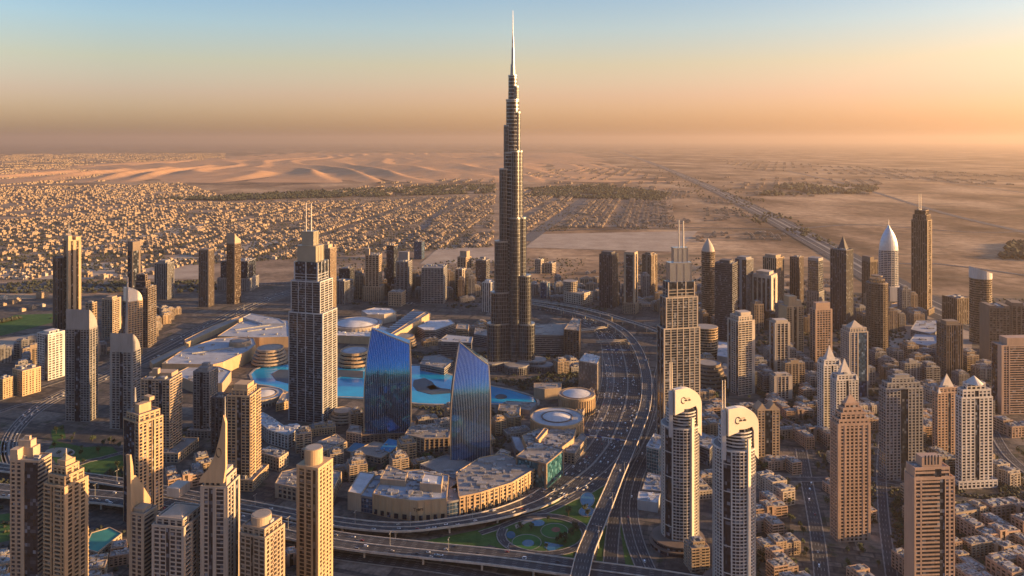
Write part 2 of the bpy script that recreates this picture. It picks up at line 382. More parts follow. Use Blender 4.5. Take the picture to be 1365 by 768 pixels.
def road(name, px, width, z=0.0, lift=1.0, medians=(), mat=None, elevated=False, pillars=60, kerb=True, step=14, margin=4, key=None, parapet=1.3, ends=(None, None)):
    """px: centre line as photo pixels (at the deck's own height); width in metres (number or one per point)"""
    zz = [p[2] if len(p) > 2 else z for p in px]
    W = [G(p[0], p[1], q) for p, q in zip(px, zz)]
    ws = [width] * len(px) if isinstance(width, (int, float)) else list(width)
    S = cat_rom(np.array([[p[0], p[1], q, w_] for p, q, w_ in zip(W, zz, ws)]), step)
    C = S[:, :2]; Z = S[:, 2] + lift; hw = S[:, 3] / 2
    T = np.gradient(C, axis=0); T /= np.linalg.norm(T, axis=1, keepdims=True); N = np.c_[-T[:, 1], T[:, 0]]
    ROADS[key or name] = (C, T, N, Z, hw)
    for (x, y), q in zip(C, hw):
        if y < 12000: occ(x, y, q + margin)
    if not elevated:
        o = struct(ribbon_mesh(name, C, N, hw, hw, Z, mat or ASPH))
        kb = MB()
        def strip(off0, off1, h):
            a, b = C + N * off0[:, None], C + N * off1[:, None]
            kb.loft([[(*a[i], Z[i] - .3), (*b[i], Z[i] - .3), (*b[i], Z[i] + h), (*a[i], Z[i] + h)] for i in range(len(C))])
        if kerb:
            strip(hw, hw + 1.4, .15); strip(-hw - 1.4, -hw, .15)
        for m, mw in medians:
            strip(hw * m - mw / 2, hw * m + mw / 2, .55)
        if kerb or medians:
            k = kb.build('road_kerb', KERB, o)
        return o
    o = empty(name, (float(C[len(C) // 2][0]), float(C[len(C) // 2][1]), 0))
    off = np.array(o.location)
    deck = MB(); par = MB()
    a, b = C + N * hw[:, None] - off[:2], C - N * hw[:, None] - off[:2]
    deck.loft([[(*a[i], Z[i] - .02), (*(a[i] * .8 + b[i] * .2), Z[i] - 2.4), (*(a[i] * .2 + b[i] * .8), Z[i] - 2.4), (*b[i], Z[i] - .02)] for i in range(len(C))])
    def strip(off0, off1, z0, z1):
        p, q = C + N * off0[:, None] - off[:2], C + N * off1[:, None] - off[:2]
        par.loft([[(*p[i], Z[i] + z0), (*q[i], Z[i] + z0), (*q[i], Z[i] + z1), (*p[i], Z[i] + z1)] for i in range(len(C))])
    strip(hw - .1, hw + .8, -1.3, parapet); strip(-hw - .8, -hw + .1, -1.3, parapet)
    for m, mw in medians: strip(hw * m - mw / 2, hw * m + mw / 2, -.2, parapet * .8)
    run = 0.0
    for i in range(1, len(C)):
        run += np.linalg.norm(C[i] - C[i - 1])
        if run > pillars and Z[i] > 5:
            run = 0; c = C[i] - off[:2]; pil = MB(); pc = MB()
            for sgn in ((-.5, .5) if hw[i] > 9 else (0,)):
                p = c + N[i] * hw[i] * sgn; pil = MB(); pil.cyl(p[0], p[1], 0, Z[i] - 2.3, 1.3, n=8); pil.build('pillar', CONC, o)
            q0 = c - N[i] * hw[i] * .75; pc.box((*(q0 - T[i] * 1.1), Z[i] - 4), (*(N[i] * hw[i] * 1.5), 0), (*(T[i] * 2.2), 0), (0, 0, 1.7)); pc.build('crosshead', CONC, o)
    dk = deck.build('deck', CONC, o)
    s = ribbon_mesh('road_surface', C - off[:2], N, hw - .15, hw - .15, Z + .03, mat or ASPH); s.parent = o
    par.build('parapet', CONC, o)
    return o

# the wide curving highway (centre line taken midway between its two edges)
road('highway', [(770, 424), (806, 441), (824, 458), (832, 480), (836, 505), (834, 535), (824, 565), (811, 592), (787, 622), (752, 648), (728, 662)],
     [44, 60, 84, 98, 102, 106, 106, 104, 96, 84, 62], medians=((0.02, 3.0), (.55, 1.6), (-.52, 1.6)), key='main')
road('frontage_road', [(806, 470), (813, 500), (812, 525), (800, 560), (783, 592), (756, 618), (722, 645), (700, 655)], 12, lift=1.3, kerb=True, key='frontage', mat=ASPH2)
tag(road('viaduct', [(-80, 612, 10), (0, 624, 10), (90, 634, 10), (167, 645, 10), (250, 661, 10), (340, 677, 10), (443, 696, 10), (528, 704, 10), (598, 698, 10), (660, 687, 8), (713, 670, 3), (740, 655, 0)],
     [20, 20, 20, 20, 20, 20, 20, 20, 20, 24, 34, 40], elevated=True, medians=((0, .7),), key='deck_upper'),
    'beige concrete viaduct curving along the front of the orange lit shopping mall', 'viaduct')
tag(road('viaduct', [(-80, 644, 12), (0, 655, 12), (167, 667, 12), (340, 699, 12), (443, 720, 12), (551, 733, 12), (660, 744, 12), (766, 758, 12), (873, 772, 12), (985, 790, 12)],
     32, elevated=True, medians=((0, 1.0),), key='deck_lower'),
    'wide straight concrete flyover with busy traffic running along the bottom of the picture', 'flyover')
tag(road('viaduct', [(650, 401, 12), (708, 405.5, 12), (740, 411, 14), (780, 420, 16), (810, 430, 18), (832, 443, 20), (848, 462, 20), (857, 483, 20), (862, 505, 20), (862, 528, 20), (858, 550, 20), (850, 571, 20),
     (838, 600, 20), (824, 631, 20), (818, 646, 20), (804, 680, 20), (792, 709, 20), (780, 739, 20), (773, 768, 20), (766, 800, 20)],
     [16, 16, 18, 18, 18, 18, 18, 18, 18, 18, 18, 18, 18, 18, 18, 19, 19, 19, 19, 19], elevated=True, key='viaduct_long', pillars=45),
    'long slim elevated road sweeping past the tallest tower and down over the flyover', 'viaduct')
tag(road('viaduct', [(650, 397, 12), (708, 401, 12), (760, 408, 13), (800, 417, 14), (830, 426, 14), (862, 436, 14), (885, 445, 12), (915, 455, 10)], 14, elevated=True, key='viaduct_far', pillars=45),
    'elevated road branching right behind the glass tower with the twin masts', 'viaduct')
road('service_road', [(884, 470), (874, 520), (868, 560), (856, 600), (836, 640), (822, 680), (816, 719), (813, 760), (810, 800)], 15, lift=1.1, key='service_a')
road('service_road', [(893, 500), (880, 560), (864, 600), (846, 640), (839, 680), (845, 719), (861, 760), (880, 800)], 21, lift=1.4, key='service_b', medians=((0, 1.0),))
road('cross_bridge', [(772, 440, 9), (790, 438, 9), (806, 437, 9)], 8, lift=1, elevated=False, kerb=True, margin=0, mat=ASPH2, key='xb1') if False else None
tag(road('footbridge', [(795, 456, 9), (815, 455, 9), (836, 454, 9)], 9, elevated=True, key='bridge_near', pillars=400), 'flat beige bridge crossing the highway, nearer of the two', 'bridge')
tag(road('footbridge', [(772, 441, 9), (790, 438.5, 9), (808, 436.5, 9)], 9, elevated=True, key='bridge_far', pillars=400), 'thin beige bridge crossing the highway, farther of the two', 'bridge')
loop = [(725 + 57 * math.cos(a), 714.5 + 25.5 * math.sin(a)) for a in np.linspace(R(-128), R(200), 22)]
road('loop_ramp', loop, 9.5, lift=1.5, key='loop', step=6, margin=2)
road('loop_ramp', [(640, 712), (668, 703), (690, 694), (730, 682), (770, 662)], 8, lift=1.2, key='loop_in', margin=2)
road('park_road', [(60, 660), (100, 622), (135, 612), (165, 604)], 9, lift=1.3, key='park_road')
# avenue on the left
road('avenue', [(460, 372), (388, 390), (342, 405), (294, 428), (256, 446), (192, 479), (130, 506), (76, 530), (44, 550), (22, 572), (12, 592), (14, 615), (30, 640)],
     [56, 56, 54, 52, 50, 48, 42, 34, 26, 22, 20, 18, 16], medians=((0, 3), (.6, 1.2), (-.6, 1.2)), key='avenue')
road('avenue_side', [(-40, 545), (40, 521), (110, 498), (170, 474)], 14, key='avenue_side')
road('avenue_side', [(-40, 565), (30, 540), (90, 530), (130, 520)], 9, lift=1.2, key='avenue_ramp')
road('ring_road', [(388, 392), (470, 402), (560, 405), (650, 407), (730, 415), (775, 424)], 26, key='ring')
# the far trunk road across the desert and its companions
road('trunk_road', [(1420, 470), (1240, 408), (1105, 332), (1000, 276), (930, 243), (870, 218), (835, 206), (818, 200)], [150, 150, 150, 150, 140, 130, 130, 130], lift=1.6, medians=((0, 14), (.5, 6), (-.5, 6)), step=120, key='trunk', margin=20, kerb=False)
road('trunk_road', [(1420, 322), (1250, 282), (1130, 246), (1050, 228)], 50, lift=1.2, step=160, key='trunk_b', kerb=False, mat=ASPH2)
road('desert_track', [(1400, 262), (1240, 240), (1100, 222), (980, 212)], 40, lift=1.1, step=200, key='track_a', kerb=False, mat=ASPH2)
road('desert_track', [(1400, 372), (1250, 352), (1160, 352), (1090, 338)], 26, lift=1.1, step=120, key='track_b', kerb=False, mat=ASPH2)
road('desert_track', [(1050, 306), (1150, 300), (1300, 310), (1420, 306)], 26, lift=1.1, step=120, key='track_c', kerb=False, mat=ASPH2)
road('desert_track', [(-60, 262), (150, 268), (300, 262), (420, 252)], 40, lift=1.1, step=200, key='track_d', kerb=False, mat=ASPH2)
road('lower_road', [(300, 718), (360, 728), (470, 744), (580, 758), (680, 775), (760, 792)], 16, lift=1.0, key='lower_road')
road('suburb_avenue', [(700, 322), (745, 290), (775, 268), (795, 254)], 75, lift=1.3, step=80, key='sub_a', kerb=False, mat=ASPH2)
road('suburb_avenue', [(520, 338), (560, 306), (590, 280), (603, 266)], 46, lift=1.3, step=80, key='sub_b', kerb=False, mat=ASPH2)
road('suburb_avenue', [(-60, 380), (130, 381), (300, 381), (400, 377)], 40, lift=2, step=60, key='sub_c', kerb=False)
road('suburb_avenue', [(700, 309), (800, 306), (930, 304), (1040, 306)], 30, lift=1.5, step=80, key='sub_d', kerb=False)
road('city_street', [(1068, 600), (1075, 640), (1085, 690), (1092, 735), (1098, 800)], 15, key='st_a')
road('city_street', [(1000, 640), (1080, 640), (1180, 642), (1290, 668), (1400, 676)], 12, lift=1.2, key='st_b')
road('city_street', [(1310, 560), (1340, 610), (1400, 655)], 26, lift=1.1, key='st_c', medians=((0, 2),))
road('city_street', [(930, 535), (1000, 545), (1090, 580), (1170, 600)], 12, lift=1.3, key='st_d')
road('city_street', [(1180, 560), (1175, 620), (1178, 690), (1190, 780)], 11, lift=1.15, key='st_e')
road('city_street', [(960, 470), (1060, 505), (1160, 520), (1260, 520), (1380, 520)], 14, lift=1.1, key='st_f')

# ------------------------------------------------------------------ lawns, interchange garden, lake
sheet('interchange_lawn', [(640, 722), (664, 700), (700, 690), (740, 668), (806, 628), (822, 640), (800, 690), (776, 752), (700, 742)], .95, LAWN)
sheet('interchange_lawn', [(560, 722), (640, 706), (668, 696), (650, 728), (600, 727)], .9, LAWN)
sheet('interchange_lawn', [(806, 690), (818, 660), (815, 720), (808, 768), (790, 768)], .92, LAWN)
sheet('verge_lawn', [(826, 700), (836, 700), (848, 755), (836, 768)], .93, LAWN)
def pring(px, py, rx, ry, n=28): return [(px + rx * math.cos(2 * math.pi * k / n), py + ry * math.sin(2 * math.pi * k / n)) for k in range(n)]
POND = plain('pond_water', (.03, .11, .17), .12, 0, .2, .05); FLOW = plain('flower_bed', (.20, .075, .05), .9, 0, .3, .3)
LAWN2 = patch_mat('bright_lawn', [(.35, (.03, .10, .03)), (.65, (.05, .15, .045))], .05)
for nm, (x, y, rx, ry), m, z in [('garden_path', (739, 707.5, 18.6, 10.2), KERB, 1.2), ('garden_lawn', (739, 707.5, 17.6, 9.4), LAWN2, 1.35), ('flower_bed', (741, 706, 6, 3.4), FLOW, 1.5),
    ('garden_path', (702, 723, 20, 11), KERB, 1.2), ('garden_lawn', (702, 723, 19, 10.2), LAWN2, 1.35), ('garden_pond', (704, 724, 8, 4.6), POND, 1.5),
    ('garden_path', (783, 666, 10, 10.5), KERB, 1.2), ('garden_pond', (783, 666, 9, 9.4), POND, 1.35), ('garden_path', (782, 682, 11, 7), KERB, 1.22), ('garden_pond', (782, 682, 9.6, 5.8), POND, 1.4),
    ('garden_pond', (717, 697, 9, 4.5), POND, 1.3), ('garden_pond', (681, 713, 6, 5), POND, 1.3)]:
    sheet(nm, pring(x, y, rx, ry), z, m)
sheet('garden_pond', [(726, 722), (752, 727), (735, 736), (726, 730)], 1.3, POND)
sheet('garden_path', [(686, 700), (700, 694), (728, 686.5), (731, 689), (702, 697), (688, 705)], 1.3, LOT)
occ(*G(725, 714)[:2], 75)
# left park
sheet('park_lawn', [(72, 585), (100, 592), (150, 596), (165, 610), (165, 650), (80, 626), (64, 600)], 1.0, LAWN)
sheet('park_lawn', [(-10, 585), (8, 590), (8, 616), (-12, 614)], 1.0, LAWN); sheet('park_lawn', [(-30, 690), (14, 684), (14, 720), (-30, 730)], 1.0, LAWN)
sheet('park_lawn', [(68, 574), (84, 566), (88, 584), (70, 586)], 1.02, LAWN)
sheet('park_plaza', pring(80, 603, 20, 6.5), 1.2, LOT); sheet('park_plaza', [(74, 588), (110, 578), (146, 582), (150, 594), (112, 596)], 1.15, TARM)
for x, y, r in ((110, 610, 90), (50, 605, 40)): occ(*G(x, y)[:2], r)
sheet('hotel_lawn', [(540, 615), (570, 604), (600, 612), (560, 630)], 1.0, LAWN); sheet('hotel_lawn', [(462, 632), (500, 622), (505, 636), (478, 646)], 1.0, LAWN)
t = NT('lake_water'); v = t.coord(); n = t.noise(v, .012, 4)
t.L(t.ramp(n, [(.35, (.0, .20, .36)), (.65, (.005, .33, .52))]), t.p.inputs['Base Color']); t.p.inputs['Roughness'].default_value = .08
bp = t.add('ShaderNodeBump'); bp.inputs['Strength'].default_value = .15; bp.inputs['Distance'].default_value = .3
t.L(t.noise(v, .25, 3), bp.inputs['Height']); t.L(bp.outputs[0], t.p.inputs['Normal'])
LAKE = [(333, 500), (342, 492), (360, 488), (385, 486), (430, 484), (490, 485), (560, 488), (600, 500), (640, 512), (680, 520), (712, 530), (716, 541), (690, 541), (655, 539), (610, 540), (560, 539),
        (500, 532), (450, 530), (420, 532), (385, 524), (362, 516), (340, 512)]
sheet('lake_water', LAKE, 1.4, t.m)
QUAY = plain('quay_stone', (.30, .26, .21), .85, 0, .25, .1)
def kerb_loop(name, px, wd, h, z=1.0, mat=None):
    P = cat_rom(np.array([G(*p)[:2] for p in px + px[:1]]), 8); T = np.gradient(P, axis=0); T /= np.linalg.norm(T, axis=1, keepdims=True) + 1e-9; N = np.c_[-T[:, 1], T[:, 0]]
    b = MB(); A, B = P - N * wd / 2, P + N * wd / 2
    b.loft([[(*A[i], z - .2), (*B[i], z - .2), (*B[i], z + h), (*A[i], z + h)] for i in range(len(P))]); return struct(b.build(name, mat or QUAY))
kerb_loop('lake_promenade', LAKE, 5, .6)
for x, y in LAKE: occ(*G(x, y)[:2], 12)
for x in range(345, 712, 10):
    for y in (496, 508, 520, 530):
        if inpoly(x, y, LAKE): occ(*G(x, y)[:2], 14)
ISL = plain('fountain_island', (.045, .06, .07), .6, 0, .3, .03)
for nm, px in [('lake_island', [(362, 500), (372, 494), (400, 494), (425, 495), (452, 494), (484, 496), (484, 505), (455, 503), (440, 508), (424, 512), (392, 514), (368, 508)]),
               ('lake_island', [(552, 508), (566, 505), (576, 510), (582, 518), (600, 520), (602, 525), (575, 527), (556, 522), (550, 515)]), ('lake_island', [(568, 517), (578, 514), (588, 519), (574, 521)]),
               ('lake_island', pring(668, 530, 8, 3.2))]:
    b = MB(); b.prism([G(*p)[:2] for p in px], 1.2, 2.0); struct(b.build(nm, ISL))
# ------------------------------------------------------------------ tower kit
def strip_spec(s):
    """'w1 p6 g3' -> [('w', 1), ('p', 6), ('g', 3)]"""
    return [(q[0], float(q[1:] or 1)) for q in s.split()]
def face(W, p0, u, n, L, z0, z1, spec, fh):
    """the relief of one tower face: walls, piers, spandrels and balconies proud of the glass"""
    spec = strip_spec(spec) if isinstance(spec, str) else spec; tot = sum(a for _, a in spec); p0 = np.array([p0[0], p0[1]], float); u = np.array(u, float); n = np.array(n, float); s = 0.0
    nf = max(1, int(round((z1 - z0) / fh))); f = (z1 - z0) / nf
    def bx(a, b, q0, q1, pr, inn=.3):
        o = p0 + u * a - n * inn; W.box((o[0], o[1], q0), (*(u * (b - a)), 0), (*(n * (pr + inn)), 0), (0, 0, q1 - q0))
    for i, (k, wt) in enumerate(spec):
        a, b = s, s + L * wt / tot; s = b; wd = b - a
        if i == 0: a -= .3
        if i == len(spec) - 1: b += .3
        if k == 'w': bx(a, b, z0, z1, .6); continue
        if k == 'x': continue
        bay, pf, sh, pp, ps = {'p': (4.8, .40, .36, .42, .36), 'g': (5.0, .22, .30, .5, .4), 'b': (7.5, .12, .30, .5, 1.35), 'h': (1e9, 0, .40, 0, .5), 'v': (3.4, .35, 0, .7, 0),
                               'c': (3.0, .06, .10, .12, .1), 's': (6.2, .28, .22, .9, .3), 'l': (1e9, 0, .22, 0, .35), 'a': (5.4, .34, .30, .5, .42)}[k]
        bay *= fh / 3.6 if fh > 4 and bay < 1e8 else 1
        if sh:
            for j in range(nf): bx(a, b, z0 + j * f - (.02 if j else 0), z0 + (j + sh) * f, ps)
            if ps < 1: bx(a, b, z1 - .3 * f, z1, ps + .01)
        if pf:
            nb = max(1, int(round(wd / bay))); bw = wd / nb; pw = bw * pf
            for j in range(nb + 1):
                c = s - wd + j * bw
                c0, c1 = max(a, c - pw / 2), min(b, c + pw / 2)
                if c1 - c0 > .02: bx(c0, c1, z0, z1, pp)
def body(W, Gm, w, d, z0, z1, RS, LS, fh=3.6, cx=0.0, cy=0.0):
    Gm.cbox(cx - w / 2, cx + w / 2, cy - d / 2, cy + d / 2, z0, z1)
    RS = strip_spec(RS); LS = strip_spec(LS)
    face(W, (cx - w / 2, cy - d / 2), (1, 0), (0, -1), w, z0, z1, RS, fh)
    face(W, (cx - w / 2, cy + d / 2), (0, -1), (-1, 0), d, z0, z1, LS, fh)
    face(W, (cx + w / 2, cy - d / 2), (0, 1), (1, 0), d, z0, z1, LS, fh)
    face(W, (cx - w / 2, cy + d / 2), (1, 0), (0, 1), w, z0, z1, RS, fh)
def roof_top(W, Rm, w, d, z, cx=0.0, cy=0.0, par=1.5):
    e = .5
    Rm.cbox(cx - w / 2 + .3, cx + w / 2 - .3, cy - d / 2 + .3, cy + d / 2 - .3, z - .2, z + .25)
    W.cbox(cx - w / 2 - e, cx + w / 2 + e, cy - d / 2 - e, cy - d / 2 + .45, z - .6, z + par); W.cbox(cx - w / 2 - e, cx + w / 2 + e, cy + d / 2 - .45, cy + d / 2 + e, z - .6, z + par)
    W.cbox(cx - w / 2 - e, cx - w / 2 + .45, cy - d / 2 + .45, cy + d / 2 - .45, z - .6, z + par); W.cbox(cx + w / 2 - .45, cx + w / 2 + e, cy - d / 2 + .45, cy + d / 2 - .45, z - .6, z + par)
def machinery(Mm, w, d, z, n, rs, cx=0.0, cy=0.0, big=.25):
    n = int(n * 2.2)
    for _ in range(n):
        a, b = w * rs.uniform(.06, big), d * rs.uniform(.06, big); x, y = rs.uniform(-.42, .42) * (w - a), rs.uniform(-.42, .42) * (d - b)
        Mm.cbox(cx + x - a / 2, cx + x + a / 2, cy + y - b / 2, cy + y + b / 2, z + .1, z + rs.uniform(1.5, 4.5))
def solve(xl, xc, xr, yb, aspect=1.0, a=None):
    C = G(xc, yb); X, D = C[0], C[1]
    def dims(q):
        ux, uy = math.cos(q), math.sin(q)
        tr = ((xr - CX) * D - F * X) / (F * ux - (xr - CX) * uy); tl = ((xl - CX) * D - F * X) / (-F * uy - (xl - CX) * ux)
        return tr, tl
    if a is None:
        best = None
        for q in range(-25, 86):
            tr, tl = dims(R(q))
            if tr > 3 and tl > 3:
                e = abs(math.log(tr / tl / aspect))
                if best is None or e < best[0]: best = (e, q)
        a = best[1]
    tr, tl = dims(R(a)); ux, uy = math.cos(R(a)), math.sin(R(a))
    return R(a), tr, tl, (X + ux * tr / 2 - uy * tl / 2, D + uy * tr / 2 + ux * tl / 2)
def with_plant(Rm, Mm):
    Rm.b += Mm.b; Rm.bm += [1] * len(Mm.b); return Rm
class Tower:
    def __init__(s, name, label, px, wallm='sand', glassm='dark', roofm='grey', aspect=1.0, a=None, cat='tower', pod=None, seed=0):
        xl, xc, xr, yb, yt = px; s.px = px
        s.a, s.w, s.d, s.c = solve(xl, xc, xr, yb, aspect, a); s.h = hgt(yb, yt); s.m = mpp(yb)
        s.rs = random.Random(int(xl * 7 + yb * 13 + seed))
        s.root = empty(name, (s.c[0], s.c[1], .8), s.a, label, cat)
        s.W, s.Gm, s.Rm, s.Mm, s.Cr, s.Ma = MB(), MB(), MB(), MB(), MB(), MB()
        s.wallm, s.glassm, s.roofm = WALL[wallm], GLS[glassm], ROOF[roofm]; s.crown_m = s.wallm; s.extra = []
        s.fh = 4.3 if yb > 520 else (5.0 if yb > 450 else 6.5)
        s.pod = pod; occ(s.c[0], s.c[1], math.hypot(s.w, s.d) / 2 * (1.2 if pod is None else 1.35))
        s.top = s.h
    def z(s, py): return hgt(s.px[3], py)              # height shown at photo row py above this base
    def main(s, RS, LS, z0=0.0, z1=None, fx=1.0, fy=1.0, cx=0.0, cy=0.0, fh=None, mech=4):
        z1 = s.h if z1 is None else z1
        body(s.W, s.Gm, s.w * fx, s.d * fy, z0, z1, RS, LS, fh or s.fh, cx * s.w, cy * s.d)
        roof_top(s.W, s.Rm, s.w * fx, s.d * fy, z1, cx * s.w, cy * s.d)
        if mech: machinery(s.Mm, s.w * fx, s.d * fy, z1, mech, s.rs, cx * s.w, cy * s.d)
        s.top = max(s.top, z1); return s
    def box(s, fx0, fx1, fy0, fy1, z0, z1, mb=None):    # fractions -.5 ... .5 of the footprint
        (mb or s.Cr).cbox(fx0 * s.w, fx1 * s.w, fy0 * s.d, fy1 * s.d, z0, z1); s.top = max(s.top, z1); return s
    def pyr(s, fx, fy, z0, z1, cx=0, cy=0, tip=.02, n=4):
        if n == 4:
            q = [(-.5, -.5), (.5, -.5), (.5, .5), (-.5, .5)]
            s.Cr.prism([((cx + a * fx) * s.w, (cy + b * fy) * s.d) for a, b in q], z0, z1, poly2=[((cx + a * fx * tip) * s.w, (cy + b * fy * tip) * s.d) for a, b in q])
        else: s.Cr.cyl(cx * s.w, cy * s.d, z0, z1, fx * s.w / 2, tip * s.w / 2, n)
        return s
    def mast(s, cx, cy, z0, z1, r=.7): s.Ma.cyl(cx * s.w, cy * s.d, z0, z1, r, r * .5, 8); return s
    def podium(s, gx=1.5, gy=1.5, h=12, cx=0, cy=0):
        Wp, Gp, Rp = MB(), MB(), MB(); w_, d_ = s.w * gx, s.d * gy
        body(Wp, Gp, w_, d_, 0, h, 'a1', 'a1', 4.2, cx * s.w, cy * s.d); roof_top(Wp, Rp, w_, d_, h, cx * s.w, cy * s.d); machinery(Rp, w_, d_, h, 10, s.rs, cx * s.w, cy * s.d, .12)
        p = Wp.build('podium', s.wallm, s.root); Gp.build('glazing', s.glassm, p); Rp.build('roof', s.roofm, p)
        occ(s.c[0], s.c[1], math.hypot(w_, d_) / 2); return s
    def done(s):
        s.Gm.build('glazing', s.glassm, s.root); s.W.build('facade', [s.wallm] + s.extra, s.root); with_plant(s.Rm, s.Mm).build('roof', [s.roofm, PLANT], s.root)
        s.Cr.build('crown', s.crown_m, s.root); s.Ma.build('mast', METAL, s.root); return s
def round_tower(name, label, x, wpx, yb, yt, wallm='sand', glassm='dark', roofm='grey', n=28, band=.4, proud=.6, fins=0, rect=1.0, a=0.0, fh=None, cat='tower', top=True):
    """a tower of round or rounded plan"""
    c = G(x, yb); m = mpp(yb); r = wpx * m / 2 * .97; h = hgt(yb, yt); fh = fh or (3.6 if yb > 520 else 5.5)
    yc = c[1] + r * rect
    root = empty(name, (c[0] * yc / c[1], yc, .8), R(a), label, cat); occ(root.location[0], root.location[1], r * 1.25)
    W, Gm, Rm = MB(), MB(), MB(); P = ring(0, 0, r, n, r * rect)
    Gm.prism(P, 0, h); Po = ring(0, 0, r + proud, n, r * rect + proud); nf = int(h / fh); f = h / nf
    for j in range(nf): W.prism(Po, j * f, (j + band) * f, bottom=True)
    Pc = ring(0, 0, r + proud + .3, n, r * rect + proud + .3); W.prism(Pc, h - .3, h + 1.6); Rm.prism(ring(0, 0, r - .6, n, r * rect - .6), h + 1, h + 1.66)
    for k in range(fins):
        q = 2 * math.pi * k / fins; ca, sa = math.cos(q), math.sin(q); ox, oy = (r - .3) * ca, (r * rect - .3) * sa
        W.box((ox - sa * .5, oy + ca * .5, 0), (ca * (proud + .9), sa * (proud + .9), 0), (sa * 1.0, -ca * 1.0, 0), (0, 0, h))
    return dict(root=root, W=W, G=Gm, R=Rm, r=r, h=h, m=m, rect=rect, wall=WALL[wallm], glass=GLS[glassm], roof=ROOF[roofm], yb=yb)
def round_done(t, extra=()):
    t['G'].build('glazing', t['glass'], t['root']); t['W'].build('facade', t['wall'], t['root']); t['R'].build('roof', t['roof'], t['root'])
    for nm, mb, m in extra: mb.build(nm, m, t['root'])

# ------------------------------------------------------------------ the tallest tower
def tallest():
    YB = 497; m = mpp(YB); c = G(683.5, YB); root = empty('skyscraper', (c[0], c[1] + 38, .8), 0, 'tallest silver tower of stepped rounded wings rising to a needle in the middle', 'skyscraper')
    z = lambda py: hgt(YB, py)
    gl = glass('tall', (.045, .045, .05), rough=.16, cell=(2.6, 2.6, 7.0), metal=.55, bump=.008, odd=.15); fin = plain('silver_cladding', (.27, .285, .30), .35, .75, .15, .05)
    occ(c[0], c[1] + 38, 85)
    def lobe(Gm, W, ang, r, hw, z0, z1, fh=8.0):
        n = 10; ca, sa = math.cos(ang), math.sin(ang)
        def pts(e):
            Q = [(-hw * .2, -hw - e), (r - hw, -hw - e)] + [(r - hw + (hw + e) * math.cos(q), (hw + e) * math.sin(q)) for q in np.linspace(-math.pi / 2, math.pi / 2, n)[1:-1]] + [(r - hw, hw + e), (-hw * .2, hw + e)]
            return [(x * ca - y * sa, x * sa + y * ca) for x, y in Q]
        Gm.prism(pts(0), z0, z1)
        nf = int((z1 - z0) / fh); f = (z1 - z0) / max(1, nf); o = pts(.35)
        for j in range(nf): W.prism(o, z0 + j * f, z0 + (j + .10) * f, bottom=True)
        W.prism(pts(.9), z1 - 1.2, z1 + 2.2); 
        e = pts(0)
        for (x0, y0), (x1, y1) in zip(e, e[1:]):
            L = math.hypot(x1 - x0, y1 - y0); k = max(1, int(round(L / 3.8))); ux, uy = (x1 - x0) / L, (y1 - y0) / L
            for i in range(k):
                px, py = x0 + ux * L * (i + .5) / k, y0 + uy * L * (i + .5) / k
                W.box((px - ux * .35 - uy * .2, py - uy * .35 + ux * .2, z0), (ux * .7, uy * .7, 0), (uy * 1.3, -ux * 1.3, 0), (0, 0, z1 - z0))
    # wing direction, then (reach in px, top row)
    wings = {'wing_left': (R(196), [(34, 436), (29, 394), (24, 325), (17.5, 227), (11.5, 168), (7, 133)]),
             'wing_right': (R(-22), [(29, 436), (24, 371), (17.5, 293), (13, 203), (10, 150), (7.5, 115)]),
             'wing_back': (R(86), [(30, 415), (24, 345), (18, 260), (12, 180), (8, 122)])}
    for nm, (ang, tiers) in wings.items():
        Gm, W = MB(), MB(); hw0 = 15.5
        for i, (r, py) in enumerate(tiers):
            lobe(Gm, W, ang, r * m / max(.85, abs(math.cos(ang))) if nm != 'wing_back' else r * m, hw0 - i * 1.7, 0 if i == 0 else z(tiers[i - 1][1]) - 3, z(py))
            if i: lobe(Gm, MB(), ang, r * m * .96, hw0 - i * 1.7 - .4, 0, z(tiers[i - 1][1]))
        p = Gm.build('wing', gl, root); W.build('cladding', fin, p)
    # front lobe facing the camera, then the core and the needle
    Gm, W = MB(), MB(); lobe(Gm, W, R(-70), 27, 12.5, 0, z(293)); lobe(Gm, W, R(-66), 22, 11, z(293) - 3, z(203))
    p = Gm.build('wing', gl, root); W.build('cladding', fin, p)
    Gm, W = MB(), MB()
    for r, y0, y1 in ((19, 497, 205), (14.5, 205, 133), (9.5, 133, 100)):
        Gm.cyl(0, 0, z(y0), z(y1), r, n=18)
        for q in np.arange(z(y0), z(y1), 8): W.prism(ring(0, 0, r + .5, 18), q, q + 1.6, bottom=True)
        W.prism(ring(0, 0, r + .8, 18), z(y1) - 1, z(y1) + 2)
    p = Gm.build('core', gl, root); W.build('cladding', fin, p)
    S = MB()
    for r0, r1, y0, y1, dx in ((5.6, 4.6, 102, 84, 0), (3.6, 3.0, 84, 62, .5), (2.3, 1.8, 62, 46, .4), (1.2, .85, 46, 34, .4), (.6, .25, 34, 11, .4)): S.cyl(dx, 0, z(y0) - 1, z(y1), r0, r1, 12)
    S.build('spire', plain('spire_steel', (.26, .25, .24), .4, .7, .08), root)
    # stepped garden podium
    Wp, Gp, Rp = MB(), MB(), MB()
    for ang, r, hw, h in ((R(200), 88, 17, 10), (R(-20), 92, 18, 12), (R(-75), 62, 26, 16), (R(-15), 74, 20, 20), (R(205), 70, 19, 17)):
        lobe(Gp, Wp, ang, r, hw, 0, h, 4.0)
    p = Wp.build('podium', WALL['grey'], root); Gp.build('glazing', GLS['dark'], p)
tallest()

